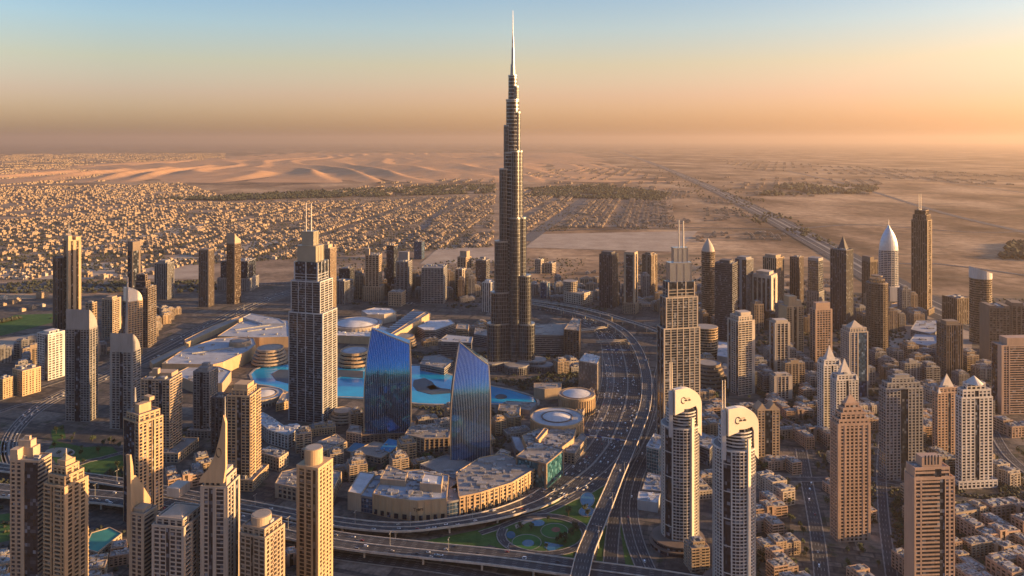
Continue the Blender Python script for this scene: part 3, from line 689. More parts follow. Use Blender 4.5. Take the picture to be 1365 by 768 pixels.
# ------------------------------------------------------------------ twin-masted stepped towers
def masted(label, xl, xr, yb, tiers, masts, wallm, glassm, panel, a, RSP, LSP, slabm, aspect=1.5, xc=None):
    """tiers: (left px, right px, top row) from the bottom up; the upper ones are smooth metal, the lower ones balconies between white piers"""
    T = Tower('hotel_tower', label, (xl, xc or (xl + (xr - xl) * .72), xr, yb, tiers[0][2]), wallm, glassm, 'grey', aspect=aspect, a=a, cat='skyscraper')
    full = xr - xl; zp = 0.0
    P, Q = MB(), MB()
    for i, (l, r, py) in enumerate(tiers):
        f = (r - l) / full; dx_ = ((l + r) / 2 - (xl + xr) / 2) * T.m; cx = dx_ * math.cos(T.a) / T.w; cy = -dx_ * math.sin(T.a); zt = T.z(py)
        fy = f
        if i < 2:
            fin = lambda q: ' '.join(p_ if p_[0] == 'w' else 'x' + p_[1:] for p_ in q.split()); slab = lambda q: ' '.join('x' + p_[1:] if p_[0] == 'w' else p_ for p_ in q.split())
            body(T.W, T.Gm, T.w * f, T.d * fy, zp, zt, fin(RSP), fin(LSP), 4.2, cx * T.w, cy); body(Q, MB(), T.w * f, T.d * fy, zp, zt, slab(RSP), slab(LSP), 4.2, cx * T.w, cy)
            roof_top(T.W, T.Rm, T.w * f, T.d * fy, zt, cx * T.w, cy)
        elif i == 2:
            body(T.W, T.Gm, T.w * f, T.d * fy, zp, zt, 'w.3 x3 w.3 x3 w.3 x3 w.3', 'w.3 x3 w.3 x3 w.3', 9, cx * T.w, cy)
            for s_ in range(3): T.W.cbox(cx * T.w - T.w * f / 2 - .35, cx * T.w + T.w * f / 2 + .35, cy - T.d * fy / 2 - .35, cy + T.d * fy / 2 + .35, zp + (2 + 5 * s_), zp + (2.9 + 5 * s_))
        else:
            P.cbox((cx - f / 2) * T.w, (cx + f / 2) * T.w, cy - T.d * fy / 2, cy + T.d * fy / 2, zp, zt)
            for k in range(4):
                x = (cx - f / 2 + f * k / 3) * T.w; P.cbox(x - .5, x + .5, cy - T.d * fy / 2 - .7, cy - T.d * fy / 2 + .1, zp, zt + 1)
            P.cbox((cx - f / 2) * T.w - .7, (cx + f / 2) * T.w + .7, cy - T.d * fy / 2 - .75, cy + T.d * fy / 2 + .7, zt - 1.2, zt + .6)
        zp = zt
    for mx, my in masts:
        u = (mx - (tiers[-1][0] + tiers[-1][1]) / 2) * T.m; u += ((tiers[-1][0] + tiers[-1][1]) / 2 - (xl + xr) / 2) * T.m
        T.Ma.cyl(u * math.cos(T.a), -u * math.sin(T.a), zp - 1, T.z(my), 1.5, .9, 10)
    T.W.b += Q.b; T.W.bm += [1] * len(Q.b); T.extra = [slabm]; T.done(); P.build('upper_tiers', panel, T.root); return T
panel_gold = plain('bronze_panel', (.30, .27, .21), .4, .35, .1, .05); panel_steel = plain('steel_panel', (.42, .46, .52), .22, .85, .1, .05)
T = masted('dark glass tower stepping up to gold panels and two white masts, beside the blue lake', 385, 449, 566,
       [(385, 449, 420), (388, 443, 378), (392, 437, 352), (396, 431, 331), (402, 424, 312)], [(407.5, 273), (414.5, 274)], 'steel', 'dark', panel_gold, None, 'w.25 h2 w.25 h2 w.25 h2 w.25', 'w.25 l3 w.25 l3 w.25 l3 w.25 l3 w.25', WALL['grey'], xc=430, aspect=.75)
T.podium = None
T = masted('glass tower stepping up to steel panels and two masts beside the curving highway', 876, 933, 602,
       [(876, 933, 440), (880, 930, 399), (884, 926, 378), (888, 922, 353), (895, 917, 333)], [(905, 296), (911, 297)], 'pale', 'dark', panel_steel, 12, 'w.3 l1.6 w.25 l1.6 w.25 l1.6 w.25 l1.6 w.25 h1.2 w.25 h1.2 w.3', 'w.3 x3 w.3 x3 w.3', WALL['grey'], xc=885)

# ------------------------------------------------------------------ the two blue sail towers
def sail(label, x0, x1, x2, yb, top_l, top_r, lean_px):
    """front face from x0 to x1, flank to x2; the front curves back towards the top, the top edge falls to the right"""
    a, w_, d_, c = solve(x1 - .001, x1, x2, yb, a=0); C0, C1 = G(x0, yb), G(x1, yb); W_ = C1[0] - C0[0]; D_ = 42.0
    root = empty('office_tower', ((C0[0] + C1[0]) / 2, C0[1] + D_ / 2, .8), R(6), label, 'tower'); occ((C0[0] + C1[0]) / 2, C0[1] + D_ / 2, 52)
    zl, zr = hgt(yb, top_l), hgt(yb, top_r); nu, nv = 17, 40; m = mpp(yb)
    def pt(u, v, off=0.0):
        zt = zl + (zr - zl) * (u ** 1.15); z_ = zt * v
        q = max(0, (z_ / zl - .50) / .50); fr = D_ * .80 * q ** 2.1
        x = -W_ / 2 + W_ * u; sl = (1 - u) * lean_px * m * (max(0, z_ / zl - .35) / .65) ** 2 - u * 3.0 * max(0, z_ / zl - .6) / .4
        bow = -3.5 * math.sin(math.pi * u)
        k = np.array([0, -1, .9 * q * 1.3]); k /= np.linalg.norm(k); p = np.array([x + sl, -D_ / 2 + fr + bow, z_]) + k * off
        return p
    Gm = MB(); rows = [[pt(i / (nu - 1), j / (nv - 1)) for i in range(nu)] for j in range(nv)]
    back = lambda p: (p[0], D_ / 2, p[2])
    Gm.loft([[tuple(p) for p in r] for r in rows], closed=False, cap0=False, cap1=False)
    i0 = Gm.verts([tuple(p) for r in rows for p in (r[0], back(r[0]), r[-1], back(r[-1]))])
    for j in range(nv - 1):
        k = i0 + 4 * j; Gm.face((k + 1, k, k + 4, k + 5)); Gm.face((k + 2, k + 3, k + 7, k + 6)); Gm.face((k + 3, k + 1, k + 5, k + 7))
    tp = rows[-1]; i1 = Gm.verts([tuple(p) for p in tp] + [back(p) for p in tp])
    for i in range(nu - 1): Gm.face((i1 + i, i1 + i + 1, i1 + nu + i + 1, i1 + nu + i))
    gb_ = glass('sail', (.022, .18, .43), rough=.05, cell=(2.4, 50, 3.8), metal=.9, bump=.0008, odd=0.0, var=.25)
    Gm.build('glazing', gb_, root)
    W = MB()                                               # slim vertical fins following the curve
    for u in np.linspace(0, 1, 25):
        ra = []
        for v in np.linspace(0, 1, 30):
            p, q = pt(u, v), pt(u, v, .75); ra.append([(p[0] - .22, p[1] + .2, p[2]), (p[0] + .22, p[1] + .2, p[2]), (q[0] + .22, q[1], q[2]), (q[0] - .22, q[1], q[2])])
        W.loft(ra)
    W.build('fins', plain('fin_metal', (.34, .42, .50), .4, .4, .1), root)
    S = MB(); H_ = MB()                                    # flank frame and floor lines
    for u, sg in ((1, 1), (0, -1)):
        ra = []
        for v in np.linspace(0, 1, 30):
            p = pt(u, v); ra.append([(p[0] - .8 * sg, p[1] - .9, p[2]), (p[0] + .9 * sg, p[1] - .9, p[2]), (p[0] + .9 * sg, p[1] + 1.6, p[2]), (p[0] - .8 * sg, p[1] + 1.6, p[2])])
        S.loft(ra); ra = []
        for v in np.linspace(0, 1, 6):
            p = pt(u, v); ra.append([(p[0] - .8 * sg, D_ / 2 - 1.5, p[2]), (p[0] + .9 * sg, D_ / 2 - 1.5, p[2]), (p[0] + .9 * sg, D_ / 2 + .8, p[2]), (p[0] - .8 * sg, D_ / 2 + .8, p[2])])
        S.loft(ra)
        zt = zr if u else zl
        for k in range(int(zt / 3.8)):
            p = pt(u, k * 3.8 / zt); y0 = p[1] + 1.8
            if D_ / 2 - 1.6 - y0 > 1: H_.box((p[0] - .3 * sg, y0, p[2]), (.75 * sg, 0, 0), (0, D_ / 2 - 1.6 - y0, 0), (0, 0, 1.5))
    ra = [[(p[0], p[1] - .8, p[2] - .8), (p[0], p[1] + 1.4, p[2] - .8), (p[0], p[1] + 1.4, p[2] + .9), (p[0], p[1] - .8, p[2] + .9)] for p in tp]
    S.loft(ra); S.build('frame', plain('bronze_frame', (.40, .33, .25), .4, .5, .1), root); H_.build('flank_louvres', WALL['umber'], root)
    Wp, Gp, Rp = MB(), MB(), MB(); body(Wp, Gp, W_ * 1.12, D_ * 1.2, 0, 13, 'a1', 'a1', 4.3, 2, -3); roof_top(Wp, Rp, W_ * 1.12, D_ * 1.2, 13, 2, -3)
    p = Wp.build('podium', WALL['umber'], root); Gp.build('glazing', GLS['dark'], p); Rp.build('roof', ROOF['grey'], p)
sail('curved blue glass tower with a raked top, nearer the tower with white masts', 484, 545, 552, 588, 445, 464, 8)
sail('curved blue glass tower with a raked top, the one beside the round mall roofs', 599, 652, 662, 626, 465, 492, 13)

# ------------------------------------------------------------------ the two white hotel towers with quarter-round crests
CREST = plain('crest_panel', (.75, .64, .48), .45, .0, .06, .05); EMB = plain('emblem_bronze', (.07, .05, .035), .5, .2, .1)
def crest_hotel(label, x0, x1, yb, y_sh, y_crest, y_mast, mx, dark0, dark1, elab):
    xc = (x0 + x1) / 2; T = round_tower('hotel_tower', label, xc, x1 - x0, yb, y_sh, 'white', 'dark', 'grey', n=36, band=.0, rect=.92, cat='hotel tower', fh=3.7)
    r, h, m = T['r'], T['h'], T['m']; W = T['W'] = MB(); rect = T['rect']
    view = math.atan2(T['root'].location[1], T['root'].location[0])
    def q(px):                                              # angle on the drum seen at photo column px
        s_ = max(-.99, min(.99, (px - xc) / ((x1 - x0) / 2))); return view - math.pi + math.asin(s_) if True else 0
    nf = int(h / 3.7); f = h / nf; A0, A1 = q(dark0), q(dark1)
    arcs = [(A1, A0 + 2 * math.pi)]
    def arc(a0, a1, z0, z1, pr, n):
        for k in range(n):
            b0, b1 = a0 + (a1 - a0) * k / n, a0 + (a1 - a0) * (k + 1) / n
            P = [((r + e) * math.cos(b), (r * rect + e) * math.sin(b)) for b, e in ((b0, -.4), (b0, pr), (b1, pr), (b1, -.4))]
            W.prism([P[0], P[1], P[2], P[3]], z0, z1, bottom=True)
    for j in range(nf):
        for a0, a1 in arcs: arc(a0, a1, j * f, (j + .25) * f, .75, 26)
        if j % 8 == 7: arc(A0, A1, j * f, (j + .22) * f, .5, 4)
    for a0, a1 in arcs:
        k = int((a1 - a0) * r / 4.2)
        for i in range(k + 1):
            b = a0 + (a1 - a0) * i / k; big = .8 if i in (0, k) else .3
            P = [((r + e) * math.cos(b) - t_ * math.sin(b), (r * rect + e) * math.sin(b) + t_ * math.cos(b)) for t_, e in ((-big, -.4), (-big, .95), (big, .95), (big, -.4))]
            W.prism(P, 0, h)
    b = q(x1 - 9); P = [((r + e) * math.cos(b) - t_ * math.sin(b), (r * rect + e) * math.sin(b) + t_ * math.cos(b)) for t_, e in ((-1.9, -.4), (-1.9, 2.2), (1.9, 2.2), (1.9, -.4))]
    Cp = MB(); Cp.prism(P, 0, h + 14)
    W.prism(ring(0, 0, r + .9, 36, r * rect + .9), h - .6, h + 1.2)
    # upper drum set back, then the crest: a thick quarter-round panel
    zc = hgt(yb, y_crest); hu = h + (zc - h) * .36
    U, UG = MB(), MB(); UG.prism(ring(2, 1, r * .8, 28), h, hu + 6)
    for j in range(int((hu + 6 - h) / 3.7)): U.prism(ring(2, 1, r * .8 + .9, 28), h + j * 3.7, h + j * 3.7 + 1.3, bottom=True)
    top = U.build('upper_drum', WALL['white'], T['root']); UG.build('glazing', GLS['dark'], top)
    phi = view - math.pi + .55; n_ = np.array([math.cos(phi), math.sin(phi), 0]); u = np.array([-math.sin(phi), math.cos(phi), 0])
    Wd = (x1 - x0) * m * .80; zb, zt = hu, zc
    prof = [(0, zb), (Wd * .78, zb + (zt - zb) * .26), (Wd * .84, zb + (zt - zb) * .10), (Wd * .86, zb - (zt - zb) * .75), (Wd, zb - (zt - zb) * .95), (Wd, zb + (zt - zb) * .30)]
    prof += [(Wd * .30 + Wd * .70 * math.cos(t_), zb + (zt - zb) * .30 + (zt - zb) * .70 * math.sin(t_)) for t_ in np.linspace(0, math.pi / 2, 10)[1:]] + [(0, zt - 1)]
    o = n_ * (r * .42) - u * Wd * .45
    Cp.plate(prof, tuple(o), u, n_, 7.0)
    Cp.build('crest', CREST, T['root'])
    # dark swirl and small word under it on the crest
    E = MB(); of = o + n_ * 7.0; ez = zb + (zt - zb) * .52
    sw = []
    for t_ in np.linspace(.6, 5.2, 16): sw.append((Wd * .30 + 2.9 * math.cos(t_), ez + 3.6 * math.sin(t_)))
    for (a, b_), (c_, d_) in zip(sw, sw[1:]):
        E.box(tuple(of + u * a + np.array([0, 0, b_])), tuple(u * (c_ - a) + np.array([0, 0, d_ - b_])), tuple(n_ * .35), tuple(np.array([0, 0, 1.0]) + u * .5))
    for k in range(7):
        if k != 3: E.box(tuple(of + u * (Wd * .36 + k * 1.2) + np.array([0, 0, ez - .8])), tuple(u * .85), tuple(n_ * .3), (0, 0, 1.8 + .7 * (k % 2)))
    for k in range(5): E.box(tuple(of + u * (Wd * .36 + k * 1.3) + np.array([0, 0, ez + 2.4])), tuple(u * 1.2), tuple(n_ * .3), (0, 0, .5))
    E.build('emblem', EMB, T['root'])
    S = MB(); so = n_ * (r * .42 + 1) - u * (Wd * .45 + 2.6); S.cbox(so[0] - 2.2, so[0] + 2.2, so[1] - 2.6, so[1] + 2.6, h - 10, zt - 4); S.build('mast_pier', WALL['steel'], T['root'])
    zm = hgt(yb, y_mast)
    for e in (-1.5, 1.7):
        M_ = MB(); q_ = so + u * e; M_.cyl(q_[0], q_[1], zt - 5, zm, .85, .5, 8); M_.build('mast', plain('mast_paint', (.72, .62, .48), .4, .2, .05), T['root'])
    # curved dark podium
    Pd = MB(); Pg = MB()
    for j, e in enumerate((1.5, 1.38)):
        Pg.prism(ring(-4, -6, r * e, 28, r * e * .9), j * 5.5, j * 5.5 + 5.0); Pd.prism(ring(-4, -6, r * e + 1.2, 28, r * e * .9 + 1.2), j * 5.5 + 4.0, j * 5.5 + 5.4, bottom=True)
    p = Pd.build('podium', WALL['brown'], T['root']); Pg.build('glazing', GLS['dark'], p); occ(*T['root'].location[:2], r * 1.55)
    round_done(T)
crest_hotel('white hotel tower with a rounded lit crest and twin masts, standing nearest the viaduct', 881, 932, 735, 574, 520, 485, 897, 886, 897, 0)
crest_hotel('white hotel tower with a rounded lit crest and twin masts, farther from the viaduct', 950, 1007, 800, 604, 546, 510, 977, 964, 976, 0)

# ------------------------------------------------------------------ towers with a look of their own
def tower(name, label, px, RS, LS, wallm='sand', glassm='dark', crown=(), roofm='grey', aspect=1.0, a=None, pod=None, mech=4, cat='tower', fh=None, crown_m=None):
    T = Tower(name, label, px, wallm, glassm, roofm, aspect, a, cat)
    if fh: T.fh = fh
    T.main(RS, LS, mech=mech)
    m = T.m
    for c in crown:
        k = c[0]
        if k == 'box': z0_ = T.top if len(c) < 7 else T.h + c[6]; T.box(c[1], c[2], c[3], c[4], z0_, z0_ + c[5] * m)       # height in px
        elif k == 'tier': T.main(c[3], c[4], T.top, T.top + c[5] * m, c[1], c[2], *(c[6:8] if len(c) > 6 else (0, 0)), mech=2)
        elif k == 'tierat': T.main(c[3], c[4], c[8], c[8] + c[5] * m, c[1], c[2], c[6], c[7], mech=2)
        elif k == 'pyr': T.pyr(c[1], c[2], T.top, T.top + c[3] * m, *(c[4:6] if len(c) > 4 else (0, 0))); 
        elif k == 'cone': T.pyr(c[1], c[1], T.top, T.top + c[2] * m, n=14)
        elif k == 'mast': T.mast(c[1], c[2], T.top - 1, T.top + c[3] * m, c[4] if len(c) > 4 else .7)
        elif k == 'drum': T.Cr.cyl(c[1] * T.w, c[2] * T.d, T.top, T.top + c[4] * m, c[3] * T.w, n=24); T.Rm.cyl(c[1] * T.w, c[2] * T.d, T.top + c[4] * m - .5, T.top + c[4] * m + .3, c[3] * T.w * .85, n=20)
    if crown_m: T.crown_m = crown_m
    if pod: T.podium(*pod)
    return T.done()
RT, OT = 'residential_tower', 'office_tower'
# ------------------------------------------------------------------ bottom left: the residential towers nearest the camera
tower(RT, 'sand tower with a dark glass front and a stepped lit crown, bottom left corner', (14, 51, 68, 822, 617), 'h3', 'p5 w1.2 x6', 'sand', 'dark', aspect=.9,
      crown=[('box', -.05, .5, -.1, .5, 14), ('box', -.02, .42, 0, .45, 9), ('box', .1, .25, .1, .3, 5), ('box', -.5, .5, .25, .52, 15, 0)])
tower(RT, 'sand tower with many balconies and a stepped crown under a short spire, bottom left', (59, 86, 117, 838, 652), 'w.7 a2 w.3 b1.5 w.3 a2 w.7', 'b2 w.3 x.5 w.3 b2 a1', 'gold', 'brown',
      crown=[('tier', .8, .8, 'a1', 'a1', 12), ('tier', .55, .6, 'a1', 'a1', 10), ('box', -.2, .22, -.2, .22, 8), ('pyr', .3, .3, 6), ('mast', 0, 0, 14, 1.0)])
tower(RT, 'tall gold tower with a flat crown wall and slim mast, behind the curved fin tower', (165, 185, 217, 705, 566), 'a3 w.4 s1.5 x.7 w.4 a3', 'x3 a1', 'gold', 'dark',
      crown=[('tier', .86, .8, 'a1', 'a1', 9), ('box', -.3, .2, -.2, .1, 12), ('box', .2, .4, -.1, .3, 5), ('mast', -.34, 0, 18, 1.6)])
T = tower(RT, 'sand tower with a thin curved fin rising above its sloping crest, bottom left', (173, 192, 209, 842, 688), 'h1 w.3', 'w.6 a4 w.6', 'sand', 'dark',
      crown=[('box', -.4, .3, -.3, .35, 6), ('tierat', .8, .5, 'a1', 'a1', 20, .35, .75, 0)])
# its fin and sloping wall
C_ = MB(); Wd = T.w * 1.5
C_.plate([(0, T.h - 8), (Wd, T.h - 20), (Wd, T.h + 2), (Wd * .25, T.h + 34), (0, T.h + 38)], (-T.w * .35, T.d * .52, 0), (1, 0, 0), (0, 1, 0), 5)
C_.loft([[(x - e, T.d * .5 - 2, z), (x + e, T.d * .5 - 2, z), (x + e, T.d * .5 + 3, z), (x - e, T.d * .5 + 3, z)] for x, z, e in ((-T.w * .42, T.h - 30, 2.2), (-T.w * .42, T.h + 30, 2.2), (-T.w * .47, T.h + 48, 1.8), (-T.w * .56, T.h + 60, 1.0))])
C_.build('crest_fin', WALL['gold'], T.root)
tower(RT, 'pale tower with a grid of windows and a sloping octagonal roof, bottom left centre', (203, 245, 273, 858, 706), 'w.5 b2 w.5 a2 w.4 b2 w.5', 'w.5 g4 x1.2 g4 w.5', 'pale', 'dark', roofm='sand',
      crown=[('tier', .84, .84, 's1', 's1', 9), ('pyr', .8, .8, 11), ('box', -.28, .22, -.2, .2, 12, 26)], mech=2)
T = tower(RT, 'tower with a tall pointed sail crest bearing a ring emblem', (268, 303, 319, 852, 652), 's2 w.6 x1 w.5', 'w.7 a1.6 x1.2 w.6 s3 w.6', 'pale', 'dark',
      crown=[('tier', .8, .82, 'w1 a2', 'a3 w1', 11), ('box', -.2, .4, -.3, .4, 7)])
C_ = MB(); L_ = T.d * 1.0; zt = T.h
o_ = (-T.w * .46, T.d * .5, 0)
C_.plate([(-1, zt + 6), (L_ * .9, zt + 6), (L_ * .98, zt + 22), (L_ * .98, zt + 66), (L_ * .90, zt + 74), (L_ * .76, zt + 52), (L_ * .56, zt + 33), (L_ * .30, zt + 19), (L_ * .05, zt + 12)], o_, (0, -1, 0), (-1, 0, 0), 4)
C_.build('crest_fin', WALL['gold'], T.root)
E_ = MB()
for k in range(20):
    a0, a1 = k * math.pi / 10, (k + 1) * math.pi / 10
    p0, p1 = (2.6 * math.cos(a0), 4.4 * math.sin(a0)), (2.6 * math.cos(a1), 4.4 * math.sin(a1))
    E_.box((o_[0] - 4.3, o_[1] - L_ * .72 - p0[0], zt + 36 + p0[1]), (0, -(p1[0] - p0[0]), p1[1] - p0[1]), (.5, 0, 0), (0, -.5, .9))
E_.build('emblem', EMB, T.root)
M_ = MB(); M_.cyl(-T.w * .46 - 2, T.d * .5 - L_ * .93, zt + 60, zt + 92, .9, .4, 8); M_.build('mast', METAL, T.root)
tower(RT, 'sand tower with a tiered round crown cut off by the bottom edge', (320, 353, 379, 868, 720), 'w.3 a2 b1 a2 w.3', 'g2 x.5 g2', 'sand', 'brown',
      crown=[('tier', .86, .86, 'a1', 'a1', 10), ('drum', -.05, 0, .33, 12), ('drum', -.05, 0, .24, 8), ('pyr', .3, .3, 8), ('mast', 0, 0, 7, 1.0)])
tower(RT, 'slim sand tower with arched top windows and a round drum on its roof', (396, 424, 443, 815, 628), 'w.5 p3 w.3 p3 w.5', 'w.7 s6 w.3 x1.3 w.9', 'gold', 'brown',
      crown=[('box', -.52, .52, -.52, .52, 3), ('drum', -.08, .0, .36, 20)], mech=0)
tower(RT, 'dark fronted residential tower with lit side balconies and a podium', (188, 226, 242, 613, 508), 'b1', 'g2 x1 g2 x1 g2', 'sand', 'dark',
      crown=[('box', -.1, .45, -.4, .4, 6), ('tierat', .5, .4, 'a1', 'a1', 14, -.2, .2, 0), ('box', -.3, -.1, 0, .2, 7)], pod=(1.7, 1.9, 14))
tower(RT, 'grey residential tower beside the round mall drum, with a small roof block', (258, 279, 290, 583, 497), 's1', 'g2 x1 g2', 'grey', 'dark', crown=[('box', -.35, .3, -.3, .3, 5), ('box', -.1, .2, -.2, .2, 4)], pod=(1.5, 1.5, 12))
tower(RT, 'low dark tower squeezed in front of the taller gold sided pair', (282, 297, 306, 606, 532), 's1', 's1', 'dark', 'dark', crown=[('box', -.3, .3, -.3, .3, 4)])
tower(RT, 'residential tower with a gold side and stacked roof blocks left of the white roofed annexe', (303, 333, 347, 652, 530), 'b2 w.4 b2', 'g2 w.3 x1 g2', 'gold', 'dark',
      crown=[('tier', .8, .7, 'a1', 'a1', 7), ('box', -.3, .3, -.3, .3, 7)], pod=(1.5, 1.5, 15))

def swoop(label, px, dz, RS, LS, wallm, glassm, seed):
    """a tower whose roof sweeps up in a curve towards its left flank"""
    T = tower(RT, label, px, RS, LS, wallm, glassm, mech=0)
    C_ = MB(); W_ = T.w; hp = dz * T.m
    prof = [(0, -.5)] + [(W_ * s_, hp * (1 - s_) ** .55 if s_ < 1 else 0) for s_ in np.linspace(0, 1, 10)]
    C_.plate([(a - W_ / 2, T.h + b + 1) for a, b in prof], (0, -.5 * T.d, 0), (1, 0, 0), (0, 1, 0), T.d)
    C_.build('crown', T.wallm, T.root); return T
swoop('dark banded tower with a rising curved roof above the tree lined avenue ramp', (88, 119, 130, 563, 440), 26, 's1', 'g2 x1.4 g2', 'grey', 'dark', 1)
swoop('grey tower with a smaller swept roof standing right beside the avenue', (147, 177, 187, 573, 470), 24, 'b1', 'w.4 g2 x.8 g2 w.4', 'grey', 'dark', 2)
tower(RT, 'short pale tower with bright right side at the far left edge of the city', (50, 64, 86, 508, 447), 'g3 w.4', 'g2 x1', 'white', 'grey', crown=[('box', -.3, .3, -.3, .3, 3)])
T = tower(RT, 'tall twin slab tower at the far left, one slab gold, the lower one dark', (85, 91, 108, 442, 322), 'w1 v2 w1 v2 w1', 'x2 w1', 'gold', 'brown',
      crown=[('box', -.5, -.2, -.5, .5, 7), ('box', .1, .5, -.5, .5, 5, 0), ('mast', -.35, -.2, 16, 1.2), ('mast', -.1, .1, 9, 1.0)])
W_, G_ = MB(), MB(); body(W_, G_, T.w * .95, T.d * 1.0, 0, T.h * .80, 'v1', 'v1 x1', 6, -T.w * .5, T.d * 1.05); roof_top(W_, W_, T.w * .95, T.d, T.h * .80, -T.w * .5, T.d * 1.05)
p = W_.build('lower_slab', WALL['brown'], T.root); G_.build('glazing', GLS['dark'], p)
T = tower(RT, 'gold tower with a bright quarter round crest and a thin blade on its left', (163, 171, 190, 477, 404), 'g3', 'x1', 'gold', 'dark', mech=0)
C_ = MB(); C_.plate([(0, T.h)] + [(T.w * math.sin(q), T.h + 20 * T.m * .95 * math.cos(q)) for q in np.linspace(0, math.pi / 2, 10)], (-T.w / 2, -T.d * .5, 0), (1, 0, 0), (0, 1, 0), T.d * .8); C_.build('crest', CREST, T.root)
M_ = MB(); M_.prism([(-T.w * .56, -T.d * .5), (-T.w * .44, -T.d * .5), (-T.w * .44, 0), (-T.w * .56, 0)], 0, T.h + 34 * T.m, poly2=[(-T.w * .52, -T.d * .45), (-T.w * .48, -T.d * .45), (-T.w * .48, -T.d * .3), (-T.w * .52, -T.d * .3)]); M_.build('blade', METAL, T.root)
tower(OT, 'slim dark tower with a pale square cap behind the quarter round crest', (170, 177, 187, 445, 335), 'x1 w.3', 'x2 w1', 'brown', 'dark', crown=[('box', -.5, .5, -.5, .5, 12)])
tower(RT, 'dark tower whose top steps down to the right in notches', (178, 197, 208, 464, 385), 'b1', 'x2 g1', 'umber', 'dark',
      crown=[('tierat', .75, .8, 's1', 'x1', 8, -.12, 0, 0), ('tier', .5, .7, 's1', 'x1', 9, -.25, 0), ('tier', .25, .6, 's1', 'x1', 9, -.37, 0)])
tower(OT, 'wide vertically striped tower behind the notched dark tower', (206, 223, 232, 400, 352), 'v1', 'v1', 'grey', 'dark', crown=[('box', -.4, .3, -.3, .3, 4)])
tower(OT, 'square dark ribbed tower standing alone, just left of the curved top tower', (265, 278, 285, 410, 335), 'v1', 'v2 w.3', 'umber', 'dark', crown=[('box', -.5, .5, -.5, .5, 2)])
T = tower(OT, 'slim brown tower with a curved horn shaped top, in front of the dark glass block', (302, 313, 321, 406, 326), 'c1', 'c1 w.2', 'brown', 'brown', mech=0)
C_ = MB(); C_.plate([(0, T.h)] + [(T.w * s_, T.h + (15 - 10 * s_ ** .7) * T.m) for s_ in np.linspace(0, 1, 7)] + [(T.w, T.h)], (-T.w / 2, -T.d * .5, 0), (1, 0, 0), (0, 1, 0), T.d); C_.build('crown', WALL['sand'], T.root)
tower(OT, 'wide dark glass office block behind the horn topped tower', (294, 330, 341, 388, 349), 'x1', 'x5', 'grey', 'dark', pod=(1.1, 1.2, 40), mech=3)
tower(RT, 'small tower wedged between the twin slab tower and the quarter round crest', (114, 122, 129, 447, 405), 'g1', 'g1', 'sand', 'brown')
tower(RT, 'grey mid rise tower left of the thin blade crest', (136, 150, 161, 452, 400), 'g2 w.4', 'g1', 'sand', 'dark', crown=[('box', -.3, .3, -.3, .3, 3)])
tower(RT, 'lower of the two lit blocks beside the far left avenue', (-6, 4, 18, 533, 507), 'p1', 'p1', 'gold', 'brown')
tower(RT, 'longer of the two lit blocks beside the far left avenue, next to the ramp', (17, 30, 54, 529, 496), 'p2 w.4 p2 w.4 p2', 'p1', 'gold', 'brown')

# ------------------------------------------------------------------ the rank of towers behind the mall
tower(RT, 'ribbed beige tower half hidden behind the gold panelled masted tower', (424, 440, 448, 421, 332), 'v1', 'v1', 'sand', 'brown', crown=[('box', -.4, .3, -.3, .3, 5), ('box', -.1, .2, -.1, .2, 3)])
tower(OT, 'short dark block behind a pale one, right of the masted tower', (452, 466, 472, 393, 359), 'c1', 'c1', 'dark', 'dark')
tower(OT, 'short pale ribbed block right of the masted tower', (446, 459, 471, 406, 376), 'v1', 'v1', 'grey', 'dark')
tower(RT, 'tan gridded tower on a colonnaded base with a dark fin behind it', (487, 505, 509, 402, 341), 's1', 's1', 'sand', 'brown', pod=(1.3, 1.3, 45), crown=[('box', -.55, -.3, .2, .5, 9), ('mast', -.4, .3, 5, 1.5)])
tower(OT, 'very dark flat topped tower with a gold edge, right of the colonnaded base', (515, 525, 530, 390, 328), 'x1', 'x1', 'gold', 'dark')
tower(RT, 'plain grey tower in front of the very dark flat topped tower', (528, 544, 549, 400, 350), 's1', 's1', 'grey', 'dark', crown=[('box', .1, .5, -.3, .5, 12)])
tower(OT, 'broad gridded office block behind the parking deck of the mall', (562, 591, 596, 406, 358), 'g1', 'g1', 'grey', 'dark', crown=[('tierat', .98, .4, 'c1', 'c1', 11, 0, .32, 0)])
tower(OT, 'small dark cube tower far behind the broad gridded office block', (552, 562, 566, 346, 323), 'c1', 'c1', 'dark', 'blue')
tower(RT, 'sand tower with a raised corner behind the low beige slab', (610, 621, 628, 384, 344), 's1', 's1', 'sand', 'brown', crown=[('box', -.2, .4, -.4, .4, 8)])
tower(RT, 'low beige slab in front of the raised corner tower', (607, 616, 622, 391, 360), 's1', 's1', 'pale', 'brown')
tower(OT, 'short dark office tower left of the tallest tower', (634, 648, 653, 384, 348), 'c1', 'c1', 'grey', 'dark', crown=[('box', -.2, .2, -.2, .2, 4)])
tower(RT, 'slender white tower right against the left of the tallest tower', (643, 654, 659, 417, 378), 'v1', 'v1', 'white', 'grey', crown=[('box', -.3, .3, -.3, .3, 3)])
tower(RT, 'squat beige block at the foot of the dark flat topped tower', (518, 535, 541, 409, 391), 'p1', 'p1', 'sand', 'brown')
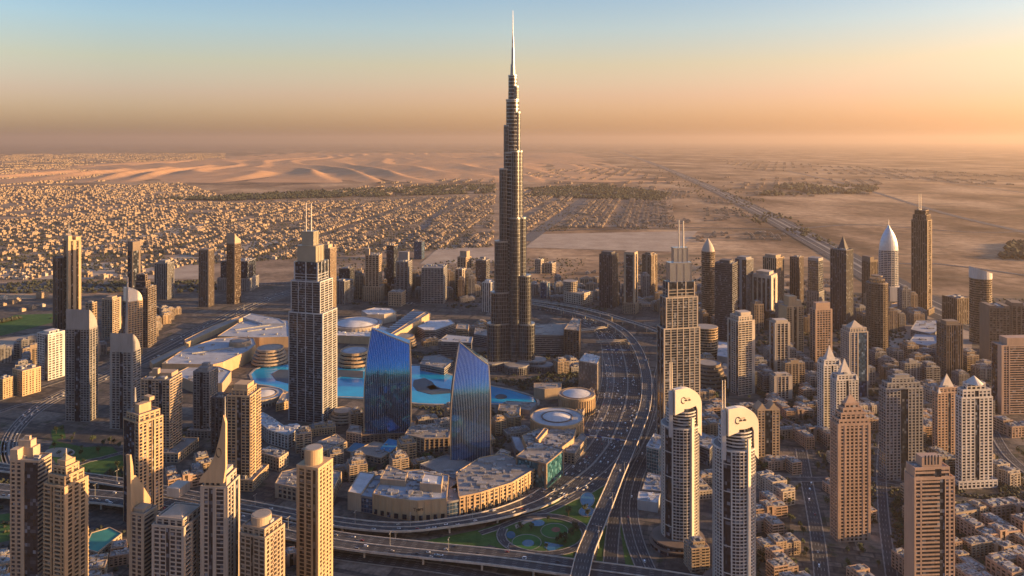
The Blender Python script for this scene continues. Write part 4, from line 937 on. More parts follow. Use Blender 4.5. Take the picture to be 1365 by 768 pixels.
# right of the tallest tower
tower(OT, 'black ribbed glass tower, widest of the three beside the viaduct bend', (799, 816, 824, 412, 341), 'v1', 'v1', 'dark', 'dark', crown=[('box', -.4, .2, -.4, .4, 4)])
tower(OT, 'dark glass tower framed in tan piers, middle of the three beside the viaduct bend', (832, 846, 850, 419, 340), 'w1 x3 w1', 'w1 x4 w1', 'sand', 'dark', crown=[('box', -.5, .5, -.5, .5, 3)], pod=(1.2, 1.2, 30))
tower(RT, 'brown ribbed tower with three bays, right of the dark glass tower framed in tan', (856, 868, 876, 393, 341), 'v1 w.4 v1', 'v1 w.4 v1', 'umber', 'brown', crown=[('box', -.3, .3, -.3, .3, 3)])
tower(OT, 'tiny blue glass cube beside the far end of the viaduct', (720, 729, 733, 398, 378), 'w1 x4', 'w.4 x4 w.4', 'grey', 'blue')
t_ = round_tower(RT, 'round ribbed beige building on a wide base behind the viaduct', 760.5, 19, 404, 377, 'pale', 'brown', n=20, fins=20); round_done(t_)
tower(RT, 'long low beige block at the foot of the round ribbed building', (752, 774, 790, 407, 393), 'p1', 'p1', 'pale', 'brown')
tower(RT, 'taller and narrower of the two pale mid rises far behind the viaduct', (713, 721, 725, 365, 347), 'g1', 'g1', 'pale', 'brown')
tower(RT, 'lower and wider of the two pale mid rises far behind the viaduct', (726, 736, 741, 365, 352), 'g1', 'g1', 'pale', 'brown')
t_ = round_tower(OT, 'bullet shaped brown tower with a pale pointed tip', 944, 18, 437, 337, 'umber', 'brown', n=20, band=.3)
C_ = MB(); r_, h_, m_ = t_['r'], t_['h'], t_['m']; C_.loft([ring(0, 0, r_ * a_, 20, z=h_ + b_ * m_) for a_, b_ in ((1.0, 0), (.86, 5), (.6, 10), (.3, 14), (.03, 18))]); round_done(t_, [('crown', C_, WALL['pale'])])
tower(OT, 'broad dark banded office tower right of the bullet shaped tower', (953, 976, 983, 456, 353), 'h1', 'h1', 'dark', 'dark', crown=[('box', -.3, .3, -.3, .3, 4)])
tower(OT, 'grey ribbed tower between the broad dark tower and the white columned block', (980, 995, 1004, 427, 347), 'v1', 'x1 w.6 x1', 'grey', 'dark', crown=[('box', -.4, .4, -.4, .4, 3)])
tower(OT, 'block with tall pale columns and a stepped cornice', (1003, 1028, 1036, 429, 372), 'w1 x1 w1', 'w.5 x1 w.5 x1 w.5 x1 w.5 x1 w.5', 'pale', 'dark', crown=[('box', -.5, .5, -.5, .5, 4), ('box', -.35, .35, -.35, .35, 4)], pod=(1.1, 1.1, 18))
tower(RT, 'tan tower with a knobbly top behind the white columned block', (1017, 1035, 1045, 407, 345), 'v1', 'v1', 'sand', 'brown', crown=[('box', -.4, .1, -.4, .4, 4), ('box', .2, .45, -.3, .3, 3, 0)])
tower(OT, 'plain dark slab tower with a flat roof, left of the one with the white base', (1053, 1065, 1071, 405, 344), 'v1', 'v1', 'brown', 'dark')
tower(OT, 'dark tower on a white framed base, left of the black pointed tower', (1077, 1091, 1097, 422, 348), 'c1', 'c1', 'grey', 'dark', crown=[('box', -.5, .5, -.5, .5, 3)], pod=(1.15, 1.15, 68))
T = tower(OT, 'black tower with a spiky stepped pyramid top and thin aerial', (1107, 1128, 1137, 442, 335), 'v1', 'v1', 'dark', 'dark',
      crown=[('tierat', .55, .55, 'v1', 'v1', 8, .2, 0, 0), ('pyr', .5, .5, 18, .2, 0), ('mast', .2, 0, 8, 1.2)])
tower(RT, 'low brown tower with a slanted lit top behind the round unfinished tower', (1149, 1160, 1170, 410, 350), 'v1', 'v1', 'brown', 'brown', crown=[('box', -.5, .0, -.5, .5, 7), ('box', .0, .5, -.5, .5, 3, 0)])
t_ = round_tower(RT, 'round unfinished concrete tower with open floors and a cluttered top', 1169, 27, 476, 380, 'umber', 'brown', n=26, band=.3, fins=22, fh=5)
C_ = MB(); r_, h_, m_ = t_['r'], t_['h'], t_['m']
for k in range(3): C_.cyl(0, 0, h_ + k * 5.5 * m_ * .8, h_ + (k + .35) * 5.5 * m_ * .8, r_ * (.9 - .18 * k), n=18)
for k in range(12): q = k * .52; C_.cbox(r_ * .7 * math.cos(q) - 1, r_ * .7 * math.cos(q) + 1, r_ * .7 * math.sin(q) - 1, r_ * .7 * math.sin(q) + 1, h_, h_ + (6 + 5 * (k % 3)) * m_ * .5)
round_done(t_, [('crown', C_, WALL['umber'])])
# the white pointed-arch tower
t_ = round_tower(OT, 'white latticed tower with a pointed arch top and a needle, near the trunk road', 1184.5, 26, 402, 335, 'white', 'blue', n=24, band=.38, fins=16, rect=.55)
C_, M_ = MB(), MB(); r_, h_, m_ = t_['r'], t_['h'], t_['m']
C_.loft([ring(0, 0, r_ * a_, 24, r_ * .55 * (.3 + .7 * a_), z=h_ + b_ * m_) for a_, b_ in ((1.0, 0), (.97, 6), (.86, 13), (.66, 20), (.4, 26), (.12, 31), (.03, 34))]); M_.cyl(0, 0, h_ + 33 * m_, h_ + 42 * m_, 1.4, .4, 8)
B_ = MB(); B_.cbox(-r_ * .2, r_ * 1.25, -r_ * .7, r_ * .7, 0, 19 * m_)
round_done(t_, [('crown', C_, plain('white_shell', (.5, .53, .56), .35, .3, .08)), ('mast', M_, METAL), ('podium', B_, WALL['white'])])
tower(OT, 'tallest brown tower on the right with two thin aerials', (1215, 1236, 1242, 421, 295), 'w.3 c1 w.3', 'v1', 'umber', 'brown', crown=[('tier', .86, .86, 'v1', 'v1', 7), ('tier', .7, .7, 'x1', 'x1', 6), ('mast', -.25, .1, 22, 1.0), ('mast', .2, .1, 22, 1.0)], pod=(1.25, 1.25, 16))
t_ = round_tower(OT, 'round brown tower with a slanting white crown near the right edge', 1307, 27, 460, 374, 'umber', 'brown', n=24, band=.35)
C_ = MB(); r_, h_ = t_['r'], t_['h']; P_ = ring(0, 0, r_ + .8, 24)
C_.loft([[(x, y, h_) for x, y in P_], [(x, y, h_ + (7 + 9 * (.5 - .5 * x / r_)) * t_['m']) for x, y in P_]]); round_done(t_, [('crown', C_, WALL['white'])])
tower(OT, 'low broad brown block behind the round tower with the slanting crown', (1256, 1276, 1293, 434, 399), 'v1', 'v1', 'brown', 'brown')
tower(OT, 'brown block with a scooped roofline near the right edge', (1306, 1319, 1346, 492, 411), 'g1', 'w1', 'umber', 'brown', crown=[('box', -.5, -.2, -.5, .5, 3), ('box', .25, .5, -.5, .5, 3, 0)])
tower(OT, 'dark tower with a curved roof cut by the right edge of the picture', (1341, 1349, 1374, 472, 408), 's1', 's1', 'umber', 'brown', crown=[('box', -.5, .1, -.5, .5, 4)])
tower(RT, 'tower of close horizontal ribs framed in pink stone, cut by the right edge', (1322, 1335, 1378, 553, 462), 'w.4 g1 w.2 h3 w.2 g1 w.4', 'x1 w.6', 'pink', 'dark', crown=[('box', -.3, .5, -.4, .4, 10)], a=3)
tower(RT, 'plain dark tower beside the blue topped station roofs', (1249, 1262, 1283, 506, 434), 'v1 x.3 v1', 's1', 'umber', 'dark', crown=[('box', -.4, .4, -.3, .3, 4)])
tower(RT, 'pale framed tower with a reddish roof, right of the round golden building', (970, 984, 1006, 528, 430), 'b2 w.4', 'w.6 x.9 w.3 g2 w.3 x.9', 'pale', 'dark', crown=[('tier', .8, .8, 'p1', 'p1', 6), ('box', -.2, .4, -.3, .3, 5)], a=20)
tower(RT, 'slim pale tower with open loggias at its top', (1026, 1033, 1053, 502, 432), 'w.5 s3 w.5', 'w.4 x1 w.4', 'pale', 'dark', crown=[('box', -.4, .4, -.4, .4, 4)], a=8)
tower(RT, 'bright gold tower with a broken stepped top', (1038, 1049, 1071, 472, 410), 'g1 w.4 x.6 w.4 g1', 'w1', 'gold', 'brown', crown=[('box', -.3, .2, -.3, .3, 13), ('box', .2, .5, -.3, .3, 7, 0)], a=15)
tower(RT, 'ribbed pink tower with a square cut out top', (1080, 1087, 1109, 493, 414), 'w.3 g3 w.3', 's1', 'pink', 'dark', crown=[('box', -.4, .45, -.3, .3, 9)], a=10)
tower(RT, 'tower with a dark glass strip and a sloping dormer roof, behind the twin pointed towers', (1121, 1132, 1157, 530, 444), 'w.4 s2 w.2 x2.4 w.3', 'g1', 'pale', 'blue', crown=[('tier', .86, .9, 'p1', 'p1', 5), ('pyr', .7, .7, 9)], a=8)
POINT = plain('pale_spire_roof', (.47, .42, .37), .6, 0, .15)
def pointed(label, px, wm, tip, RS='p3 x.8 p3', LS='p1', a=8, mech=2, sh=.6):
    T = tower(RT, label, px, RS, LS, wm, 'dark', crown=[('tier', .82, .82, 'a1', 'a1', 6), ('pyr', sh * .9, sh * .9, tip)], a=a, crown_m=POINT, mech=mech)
    D_ = MB()
    for sx in (-1, 1):
        for sy in (-1, 1): D_.prism([(sx * T.w * .44 + a_ * 2.6, sy * T.d * .44 + b_ * 2.6) for a_, b_ in ((-1, -1), (1, -1), (1, 1), (-1, 1))], T.h, T.h + 9, poly2=[(sx * T.w * .44, sy * T.d * .44)] * 4)
    D_.build('corner_pinnacles', POINT, T.root); return T
pointed('rear one of the twin white towers with pointed roofs', (1090, 1098, 1121, 578, 488), 'white', 19)
pointed('front one of the twin white towers with pointed roofs, lower and wider', (1107, 1115, 1144, 590, 508), 'white', 21)
tower(RT, 'wide grey tower with a dark centre and a stepped back roof', (1172, 1181, 1230, 642, 520), 'a3 x1.5 a3', 'g1', 'grey', 'dark', crown=[('tier', .88, .8, 'a1', 'a1', 7), ('tier', .6, .6, 'p1', 'p1', 6), ('box', -.2, .2, -.2, .2, 4)], a=6)
pointed('pink tower with one pale pointed roof, left of the white tower with the domed top', (1243, 1250, 1281, 608, 525), 'pink', 18)
T = tower(RT, 'white tower with a dark central slot and a domed top', (1274, 1282, 1323, 652, 532), 'a3 x1 a3', 'a1', 'white', 'dark', crown=[('tier', .9, .86, 'a3 x1 a3', 'a1', 10), ('tier', .6, .6, 'a1', 'a1', 8), ('cone', .5, 10)], a=6, pod=(1.25, 1.3, 10))
T = tower(RT, 'tall pink stone tower with tiered crown and twin finials, rising from the low rise streets', (1107, 1117, 1160, 724, 568), 'w.5 p1 w.3 p4 w.3 p1 w.5', 'w.4 p3 w.4', 'pink', 'brown', a=5,
      crown=[('tier', .9, .9, 'p1', 'p1', 6), ('tier', .74, .74, 'a1', 'a1', 8), ('tier', .58, .58, 'p1', 'p1', 6), ('tier', .42, .42, 'a1', 'a1', 6), ('pyr', .4, .4, 13), ('mast', -.03, 0, 22, 1.0), ('mast', .04, 0, 21, 1.0)], mech=0)
T = tower(RT, 'tall dark striped tower with a square sandstone head, lower right', (1206, 1219, 1272, 812, 640), 'p1.2 h3 x.9 p1.6', 'w1', 'pink', 'dark', a=4,
      crown=[('tier', .86, .86, 'h3 x1 h1.2', 'w1', 13, -.04, .0), ('box', -.26, .24, -.3, .34, 14)], mech=2)
for i in range(5): pass
W_ = MB(); [W_.cbox(-T.w * .19 + k * T.w * .08, -T.w * .155 + k * T.w * .08, -T.d * .305, -T.d * .29, T.h + 13 * T.m + 3, T.h + 13 * T.m + 13) for k in range(5)]; W_.build('slit_windows', GLS['dark'], T.root)
T = tower(RT, 'brown tower with twin gable peaks and a dark glass centre, behind the hotel crests', (1003, 1010, 1039, 610, 548), 'p2 x2 p2', 'p1', 'sand', 'dark', a=6, mech=0)
C_ = MB()
for cx_ in (-.27, .27): C_.plate([(cx_ * T.w - T.w * .22, T.h), (cx_ * T.w + T.w * .22, T.h), (cx_ * T.w, T.h + 9 * T.m)], (0, -T.d * .4, 0), (1, 0, 0), (0, 1, 0), T.d * .8)
C_.build('gables', WALL['sand'], T.root)
tower(RT, 'short dark glazed block with a roof terrace, left of the twin pointed towers', (1026, 1032, 1056, 533, 503), 'w.3 s1 w.3', 'p1', 'pale', 'dark', a=6, crown=[('box', -.35, .35, -.3, .3, 3)])
# round golden building and its terraced drum, right of the steel masted tower
t_ = round_tower(OT, 'round gold banded building right of the steel panelled masted tower', 941, 32, 482, 440, 'gold', 'brown', n=28, band=.35, fh=5.5, rect=.9); round_done(t_)
def stepped_drum(label, x, y, rpx, ratio, levels, hh, wm, name='round_pavilion', shrink=.07, capm='white', cat='building', dome=0.0, glassy='dark'):
    c = G(x, y); r = rpx * mpp(y); root = empty(name, (c[0], c[1], .8), 0, label, cat); occ(c[0], c[1], r * 1.1)
    Gm, W, Rm = MB(), MB(), MB()
    for k in range(levels):
        q = r * (1 - shrink * k); Gm.prism(ring(0, 0, q * .96, 36), k * hh, (k + 1) * hh); W.prism(ring(0, 0, q, 36), (k + .55) * hh, (k + 1) * hh + .6, bottom=True)
    q = r * (1 - shrink * (levels - 1)); zt = levels * hh
    W.loft([ring(0, 0, q, 36, z=zt), ring(0, 0, q, 36, z=zt + 2), ring(0, 0, q - 1.4, 36, z=zt + 2), ring(0, 0, q - 1.4, 36, z=zt + .5)], cap0=False, cap1=False)
    Rm.prism(ring(0, 0, q - 1.4, 36), zt, zt + .9)
    Gm.build('glazing', GLS[glassy], root); W.build('terraces', WALL[wm], root); Rm.build('roof', ROOF['grey'], root)
    if dome:
        D_ = MB(); D_.loft([ring(0, 0, q * .8 * math.cos(a_), 36, z=zt + .8 + dome * math.sin(a_)) for a_ in np.linspace(0, 1.5, 8)]); d = D_.build('dome', ROOF[capm], root)
        for p in d.data.polygons: p.use_smooth = len(p.vertices) == 4
    return root
stepped_drum('terraced dark drum at the foot of the gold banded round building', 945, 512, 24, .4, 6, 7, 'umber')
# ------------------------------------------------------------------ low buildings drawn from their roof outlines
def poly_block(label, px, h, spec='p1', wm='sand', rm='grey', at='roof', units=10, fh=4.5, name='mall_wing', cat='building', glassm='dark', z0=0.0, par=1.3, solid=False, seed=1, z=.8, sky=0, ska=.6):
    """px: outline in photo pixels, of the roof edge (at='roof') or of the foot"""
    P = np.array([G(x, y, h if at == 'roof' else 0)[:2] for x, y in px])
    ar = .5 * np.sum(P[:, 0] * np.roll(P[:, 1], -1) - P[:, 1] * np.roll(P[:, 0], -1))
    if ar < 0: P = P[::-1]
    c = P.mean(0); P = P - c; rs = random.Random(seed + int(px[0][0]))
    root = empty(name, (c[0], c[1], z), 0, label, cat); r = np.linalg.norm(P, axis=1).max()
    for a, b in zip(P, np.roll(P, -1, 0)):
        for t_ in np.linspace(0, 1, max(2, int(np.linalg.norm(b - a) / 18))):
            q = c + a + (b - a) * t_; occ(q[0], q[1], 10)
            q = c + (a + (b - a) * t_) * .5; occ(q[0], q[1], min(26, r * .4))
    W, Gm, Rm, Mm = MB(), MB(), MB(), MB()
    (W if solid else Gm).prism([tuple(p) for p in P], z0, h)
    n = len(P)
    for i in range(n):
        a, b = P[i], P[(i + 1) % n]; L = np.linalg.norm(b - a)
        if L < .5: continue
        u = (b - a) / L; nn = np.array([u[1], -u[0]])
        if not solid: face(W, a, u, nn, L, z0, h, spec if isinstance(spec, str) else spec[i % len(spec)], fh)
        o = a - nn * .5 - u * .0; W.box((o[0], o[1], h - .7), (*(u * L), 0), (*(nn * (1.12 + .01 * i)), 0), (0, 0, .7 + par + .01 * i))
    Rm.prism([tuple(p) for p in P * .985], h - .1, h + .35)
    for q in range(sky):
        x, y = (q + .5 - sky / 2) * r * 1.1 / sky, rs.uniform(-.12, .12) * r; ca, sa = math.cos(ska), math.sin(ska); L_ = r * .34
        if inpoly(x - ca * L_, y - sa * L_, P) and inpoly(x + ca * L_, y + sa * L_, P): Mm.box((x - ca * L_, y - sa * L_, h + .2), (2 * L_ * ca, 2 * L_ * sa, 0), (-6 * sa, 6 * ca, 0), (0, 0, 2.6))
    k = 0; units = int(units * 2.4)
    for _ in range(units * 8):
        if k >= units: break
        x, y = rs.uniform(P[:, 0].min(), P[:, 0].max()), rs.uniform(P[:, 1].min(), P[:, 1].max()); s_ = rs.choice((.8, 1.2, 2, 3, 4, 7)); d_ = rs.choice((.8, 1.5, 2.5, 4))
        if all(inpoly(x + e, y + f_, P) for e in (-s_, s_) for f_ in (-d_, d_)): Mm.cbox(x - s_, x + s_, y - d_, y + d_, h + .2, h + rs.uniform(1.2, 3.8)); k += 1
    if not solid: Gm.build('glazing', GLS[glassm], root)
    W.build('walls', WALL[wm], root); with_plant(Rm, Mm).build('roof', [ROOF[rm], PLANT if rm != 'white' else plain('white_machinery', (.5, .5, .5), .6)], root)
    return root
def disc(label, x, y, rpx, ratio, h, wm='sand', rm='white', inner=.55, cat='building', lift=0.0, name='round_hall', spec='p'):
    """round hall: roof centre at photo pixel (x, y) and height h"""
    c = G(x, y, h); r = rpx * (H - h) / (y - YH); root = empty(name, (c[0], c[1], .8), 0, label, cat); occ(c[0], c[1], r * 1.05)
    W, Gm, Rm, Cm = MB(), MB(), MB(), MB(); n = 44
    Gm.prism(ring(0, 0, r - .5, n), 0, h)
    W.prism(ring(0, 0, r, n), h * .38, h - .2, bottom=True)
    for k in range(n):
        q = 2 * math.pi * k / n; W.box((r * .985 * math.cos(q) + .9 * math.sin(q), r * .985 * math.sin(q) - .9 * math.cos(q), 0), (-1.8 * math.sin(q), 1.8 * math.cos(q), 0), (1.6 * math.cos(q), 1.6 * math.sin(q), 0), (0, 0, h * .9))
    W.loft([ring(0, 0, r + .6, n, z=h - 1.4), ring(0, 0, r + .6, n, z=h + 1.6), ring(0, 0, r - 1.8, n, z=h + 1.6), ring(0, 0, r - 1.8, n, z=h)], cap0=False, cap1=False)
    Rm.prism(ring(0, 0, r - 1.6, n), h - .3, h + .5)
    Gm.build('glazing', GLS['dark'], root); W.build('walls', WALL[wm], root); Rm.build('roof', ROOF[rm if rm != 'white' else 'blue'], root)
    if inner:
        Cm.loft([ring(0, 0, r * inner, n, z=h + .3), ring(0, 0, r * inner, n, z=h + 1.2)] + [ring(0, 0, r * inner * (1 - .12 * k) * .97, n, z=h + 1.2 + lift * math.sin(k * .25) + .3 * k) for k in range(8)])
        RR = MB(); RR.loft([ring(0, 0, r * inner + e, n, z=h + q) for e, q in ((.3, .3), (.3, 2.0), (2.2, 2.0), (2.2, .3))], cap0=False, cap1=False)
        Cm.build('dome', ROOF[rm], root); RR.build('dome_rim', WALL['brown'], root)
    return root

# the shopping block that fronts the viaduct
base = [(367, 664), (399, 671), (443, 674), (464, 680), (481, 683), (497, 686), (523, 692), (556, 696), (595, 692.5), (612, 689), (640, 683), (682, 669), (714, 649)]
hh = 24.0
def seg(label, i0, i1, back, h, spec, wm, rm='grey', units=14, cat='building', glassm='dark'):
    return poly_block(label, base[i0:i1 + 1] + back, h, spec, wm, rm, 'foot', units, 5.5, 'mall_wing', cat, glassm, seed=i0)
seg('low sand mall wing with a cluttered roof, behind the slim tower with the roof drum', 0, 2, [(455, 648), (408, 640), (376, 648)], 19, 'w.6 a4 w.6', 'sand', units=24)
seg('blank beige mall wing with a white roof, left of the narrow dark glass entrance', 3, 4, [(500, 655), (480, 652)], 23, 'w1', 'sand', 'white', units=0)
seg('narrow dark glass mall entrance between two blank beige walls', 4, 5, [(518, 656), (502, 655)], 21, 'c1', 'grey', 'blue', units=3, glassm='blue')
M = seg('long curved sand mall wing with a small dark sign, facing the viaduct', 5, 8, [(598, 660), (560, 652), (516, 655)], 26, 'w1', 'gold', 'blue', units=34)
seg('narrow dark glass mall entrance right of the curved wing with the sign', 8, 9, [(613, 664), (600, 660)], 21, 'c1', 'grey', 'grey', units=2, glassm='blue')
M2 = seg('bright orange lit mall wing with two rows of small windows and an arcade', 9, 12, [(672, 628), (640, 634), (608, 655)], 25, 'p1', 'gold', 'grey', units=20)
# arcade piers and openings along the foot, pilasters, sign
A_, S_ = MB(), MB()
for i in range(5, 12):
    a, b = G(*base[i])[:2], G(*base[i + 1])[:2]; L = np.linalg.norm(b - a); u = (b - a) / L; nn = np.array([u[1], -u[0]])
    if i in (8,): continue
    k = int(L / 9)
    for j in range(k):
        o = a + u * (j + .25) * L / k
        A_.box((*(o + nn * .2), 1.0), (*(u * L / k * .5), 0), (*(nn * .75), 0), (0, 0, 6.5))
        o = a + u * (j + .05) * L / k
        S_.box((*(o + nn * .2), .8), (*(u * 1.1), 0), (*(nn * 1.0), 0), (0, 0, 24))
for mb, nm, m_ in ((A_, 'arcade_openings', GLS['dark']), (S_, 'pilasters', WALL['gold'])):
    o_ = mb.build(nm, m_, M); o_.location = (-M.location[0], -M.location[1], 0)
# the little sign over the arcade: dark letters on the curved wall
fc = bpy.data.curves.new('sign_lettering', 'FONT'); fc.body = 'Tyars'; fc.size = 6; fc.extrude = .25; fc.align_x = 'CENTER'
a, b = G(*base[6])[:2], G(*base[7])[:2]
a2, b2 = G(556, 696)[:2], G(595, 692.5)[:2]
fc.materials.append(EMB); ft = bpy.data.objects.new('sign_text', fc); fo = bpy.data.objects.new('sign_lettering', bpy.data.meshes.new_from_object(ft)); bpy.data.objects.remove(ft); COL.objects.link(fo)
ps = a2 + (b2 - a2) * .04; nn = np.array([(b2 - a2)[1], -(b2 - a2)[0]]); nn /= np.linalg.norm(nn)
fo.parent = M; fo.location = (ps[0] + nn[0] * 1.6 - M.location[0], ps[1] + nn[1] * 1.6 - M.location[1], 14.5); fo.rotation_euler = (R(90), 0, math.atan2(*(b2 - a2)[::-1]))
poly_block('raised beige roof house with a long skylight on the mall, behind the curved wing', [(507, 640), (540, 643), (543, 632), (517, 622)], 33, 'w1', 'sand', 'grey', units=4, z=1, name='roof_house')
poly_block('beige barrel roofed roof house in the middle of the mall block', [(560, 646), (588, 648), (590, 636), (566, 633)], 36, 'w1', 'sand', 'white', units=1, name='roof_house')
poly_block('grey flat annex roof between the hotel lawn and the orange lit wing', [(560, 620), (606, 640), (638, 622), (596, 608)], 15, 'p1', 'grey', 'grey', units=4)
poly_block('long sloping terrace building behind the orange lit mall wing', [(600, 652), (612, 656), (652, 628), (660, 615), (650, 612)], 21, 'w1', 'sand', 'sand', units=0)
# dark glass cube with a teal right side
poly_block('dark glass cube with a stone rim and a teal side, beside the orange wing', [(688, 610), (728, 620), (751, 601), (712, 590)], 36, ['w.15 x3 w.15', 'w.15 x3 w.15', 'w1', 'w1'], 'umber', 'grey', units=14, glassm='teal', fh=4.6)
disc('large round mall hall with a pale ring roof and a central lens dome', 742.5, 557, 35, .33, 30, 'gold', 'white', .55, lift=3)
disc('smaller farther round mall hall with one plain white disc roof, by the highway', 769, 526, 24, .33, 30, 'gold', 'white', .8, lift=1.5)
# fan shaped terrace with rows of parked things
fan0 = G(748, 556, 26)[:2]
poly_block('fan shaped mall roof deck packed with rows of parked cars and coolers', [(696, 582), (702, 596), (714, 604), (746, 600), (764, 586), (768, 572), (720, 572)], 24, 'w1', 'gold', 'grey', units=70, seed=5)
poly_block('thin raised stone wall splitting the fan shaped roof deck', [(714, 586), (718, 588), (730, 574), (726, 572)], 31, 'w1', 'gold', 'sand', units=0, name='roof_wall')
poly_block('curved apron building left of the fan shaped roof deck', [(682, 583), (688, 600), (700, 608), (700, 598), (692, 584)], 14, 'h1', 'grey', 'blue', units=0)
poly_block('narrow stepped annex between the fan deck and the frontage road', [(752, 604), (766, 606), (782, 584), (776, 578)], 16, 'p1', 'sand', 'grey', units=8)
poly_block('link building with a white flat roof between the two round mall halls', [(745, 536), (772, 538), (778, 529), (750, 527)], 22, 'w1', 'sand', 'white', units=2)
poly_block('sand curved wall building running from the smaller disc hall toward the lake', [(712, 518), (726, 520), (748, 518), (748, 511), (712, 512)], 20, 'w1', 'sand', 'sand', units=2)
poly_block('long slim stepped annex along the highway beside the smaller disc hall', [(768, 548), (776, 552), (792, 522), (788, 518)], 14, 'p1', 'sand', 'grey', units=4)
poly_block('low brown lakeside pavilion left of the large ring roofed hall', [(664, 548), (692, 552), (694, 543), (666, 540)], 14, 'p1', 'gold', 'sand', units=3)
poly_block('grey roofed low hall by the quay behind the lakeside pavilion', [(664, 542), (706, 548), (716, 538), (676, 536)], 8, 'w1', 'grey', 'grey', units=4)
# around the tallest tower
poly_block('dark curved slab block behind the tallest tower, with a pale edged roof', [(708, 447), (752, 448), (762, 440), (756, 432), (710, 434)], 45, 'h1', 'grey', 'sand', units=5, name='office_block')
poly_block('narrow slab with a gold end, right of the dark curved slab block', [(752, 440), (772, 442), (774, 426), (764, 424)], 62, 's1', 'umber', 'sand', units=5, name='office_block')
poly_block('white ribbed cube block standing by the highway, right of the tower gardens', [(772, 482), (796, 486), (800, 476), (780, 472)], 60, 'v1', 'pale', 'white', units=9, name='apartment_house')
poly_block('dark office slab with a pale roof, behind the two blue glass towers', [(584, 456), (628, 458), (630, 450), (596, 447)], 34, 'h1', 'grey', 'blue', units=3, name='office_block')
poly_block('gold lit stacked block behind the dark office slab', [(608, 439), (624, 440), (625, 433), (610, 432)], 30, 'h1', 'gold', 'sand', units=2, name='office_block')
poly_block('long dark low terrace block left of the tallest tower', [(632, 446), (652, 449), (652, 441), (634, 438)], 26, 'h1', 'grey', 'grey', units=3, name='office_block')
poly_block('rounded dark terrace block below the dark office slab', [(560, 486), (592, 492), (604, 482), (586, 474), (566, 476)], 14, 'h1', 'grey', 'grey', units=6, name='office_block')
poly_block('half round white roofed hall behind the parking deck', [(556, 436), (566, 441), (580, 441), (606, 432), (600, 427), (572, 428)], 22, 'h1', 'grey', 'white', units=3, name='office_block')
stepped_drum('rounded stacked block with gold banding, right of the parking deck wall', 538, 462, 18, .4, 4, 6, 'umber')
# the big mall on the far side of the lake
poly_block('long blue roofed mall hall with a gold curved end wall', [(216, 486), (246, 466), (288, 452), (318, 450), (338, 452), (341, 460), (330, 469), (312, 477), (297, 484), (284, 487)], 26, 'w1', 'gold', 'blue', units=9, seed=3, sky=4)
poly_block('rear mall hall with long white skylights on a blue grey roof', [(290, 449), (320, 430), (350, 425), (384, 428), (386, 450), (346, 451)], 24, 'w1', 'gold', 'blue', units=6, seed=8, sky=4)
poly_block('silvery rolled mall roof at the far corner by the avenue', [(324, 424), (334, 419), (372, 426), (380, 432), (350, 432)], 28, 'w1', 'steel', 'blue', units=3)
poly_block('long low cream wall building along the avenue, in front of the blue roofed hall', [(248, 458), (288, 440), (324, 424), (320, 422), (282, 436), (246, 454)], 12, 'w1', 'gold', 'sand', units=0)
poly_block('low cream strip building along the avenue near the left round tower', [(204, 487), (250, 464), (246, 461), (200, 482)], 12, 'w1', 'gold', 'sand', units=0)
disc('small tan disc pavilion on the edge of the blue roofed hall', 320, 455, 13, .3, 36, 'sand', 'sand', .85)
stepped_drum('terraced round drum with a tan disc roof at the head of the lake', 360, 484, 24, .4, 5, 6.5, 'sand', dome=2, capm='sand')
stepped_drum('terraced round drum with an orange band, right of the masted tower by the lake', 473, 486, 24, .4, 4, 7.5, 'gold', dome=2, capm='blue')
disc('great white dome hall of the mall, right of the masted tower', 476, 431, 33, .3, 26, 'pale', 'white', .84, lift=8)
poly_block('oblong white shell roof hall behind the great white dome', [(482, 415), (500, 411), (522, 412), (528, 417), (512, 420), (490, 420)], 24, 'w1', 'pale', 'white', units=5)
PK = poly_block('open parking deck roof with dark striped canopies beside its gold wall', [(512, 444), (532, 445), (574, 418), (552, 413)], 20, 'w1', 'gold', 'dark', units=0)
b_ = MB(); a, c = G(523, 444, 22)[:2], G(560, 416, 22)[:2]
for k in range(10):
    p_ = a + (c - a) * (k + .5) / 10; b_.cbox(p_[0] - 26, p_[0] + 24, p_[1] - 4, p_[1] + 5, 20.5, 23)
o_ = b_.build('parking_canopies', ROOF['blue'], PK); o_.location = (-PK.location[0], -PK.location[1], 0)
poly_block('long gold wall along the parking deck of the mall', [(516, 449), (520, 450), (572, 419), (568, 416)], 30, 'w1', 'gold', 'sand', units=0, name='long_wall', cat='wall')
poly_block('pale connecting hall between the great dome and the parking deck', [(498, 446), (512, 448), (522, 440), (506, 434)], 18, 'w1', 'pale', 'white', units=4)
poly_block('white link roofs in front of the great white dome', [(448, 448), (498, 450), (500, 443), (450, 441)], 18, 'w1', 'gold', 'white', units=10)
poly_block('flat grey roofed hall with curved cream walls, left of the lake', [(232, 500), (256, 488), (292, 490), (308, 496), (296, 512), (262, 512)], 20, 'w1', 'sand', 'blue', units=6)
disc('low round pavilion with ringed white roof on the left shore of the lake', 351, 526, 26, .36, 12, 'pale', 'white', .62, lift=2)
poly_block('gold end pavilion right of the ringed white roof by the lake', [(368, 540), (384, 536), (386, 524), (376, 526)], 13, 'p1', 'gold', 'sand', units=2)
poly_block('l shaped white roofed annexe in front of the masted tower', [(342, 561), (358, 574), (384, 581), (402, 571), (396, 566), (378, 569), (362, 558), (350, 551)], 22, 's1', 'white', 'white', units=18, name='apartment_house')
poly_block('low pink apartment block left of the slim drum topped tower', [(345, 604), (372, 612), (384, 604), (360, 596)], 20, 'p1', 'sand', 'grey', units=8, name='apartment_house')
stepped_drum('fan terraced pavilion at the right foot of the masted tower by the lake', 458, 560, 22, .4, 4, 4, 'sand', shrink=.13)
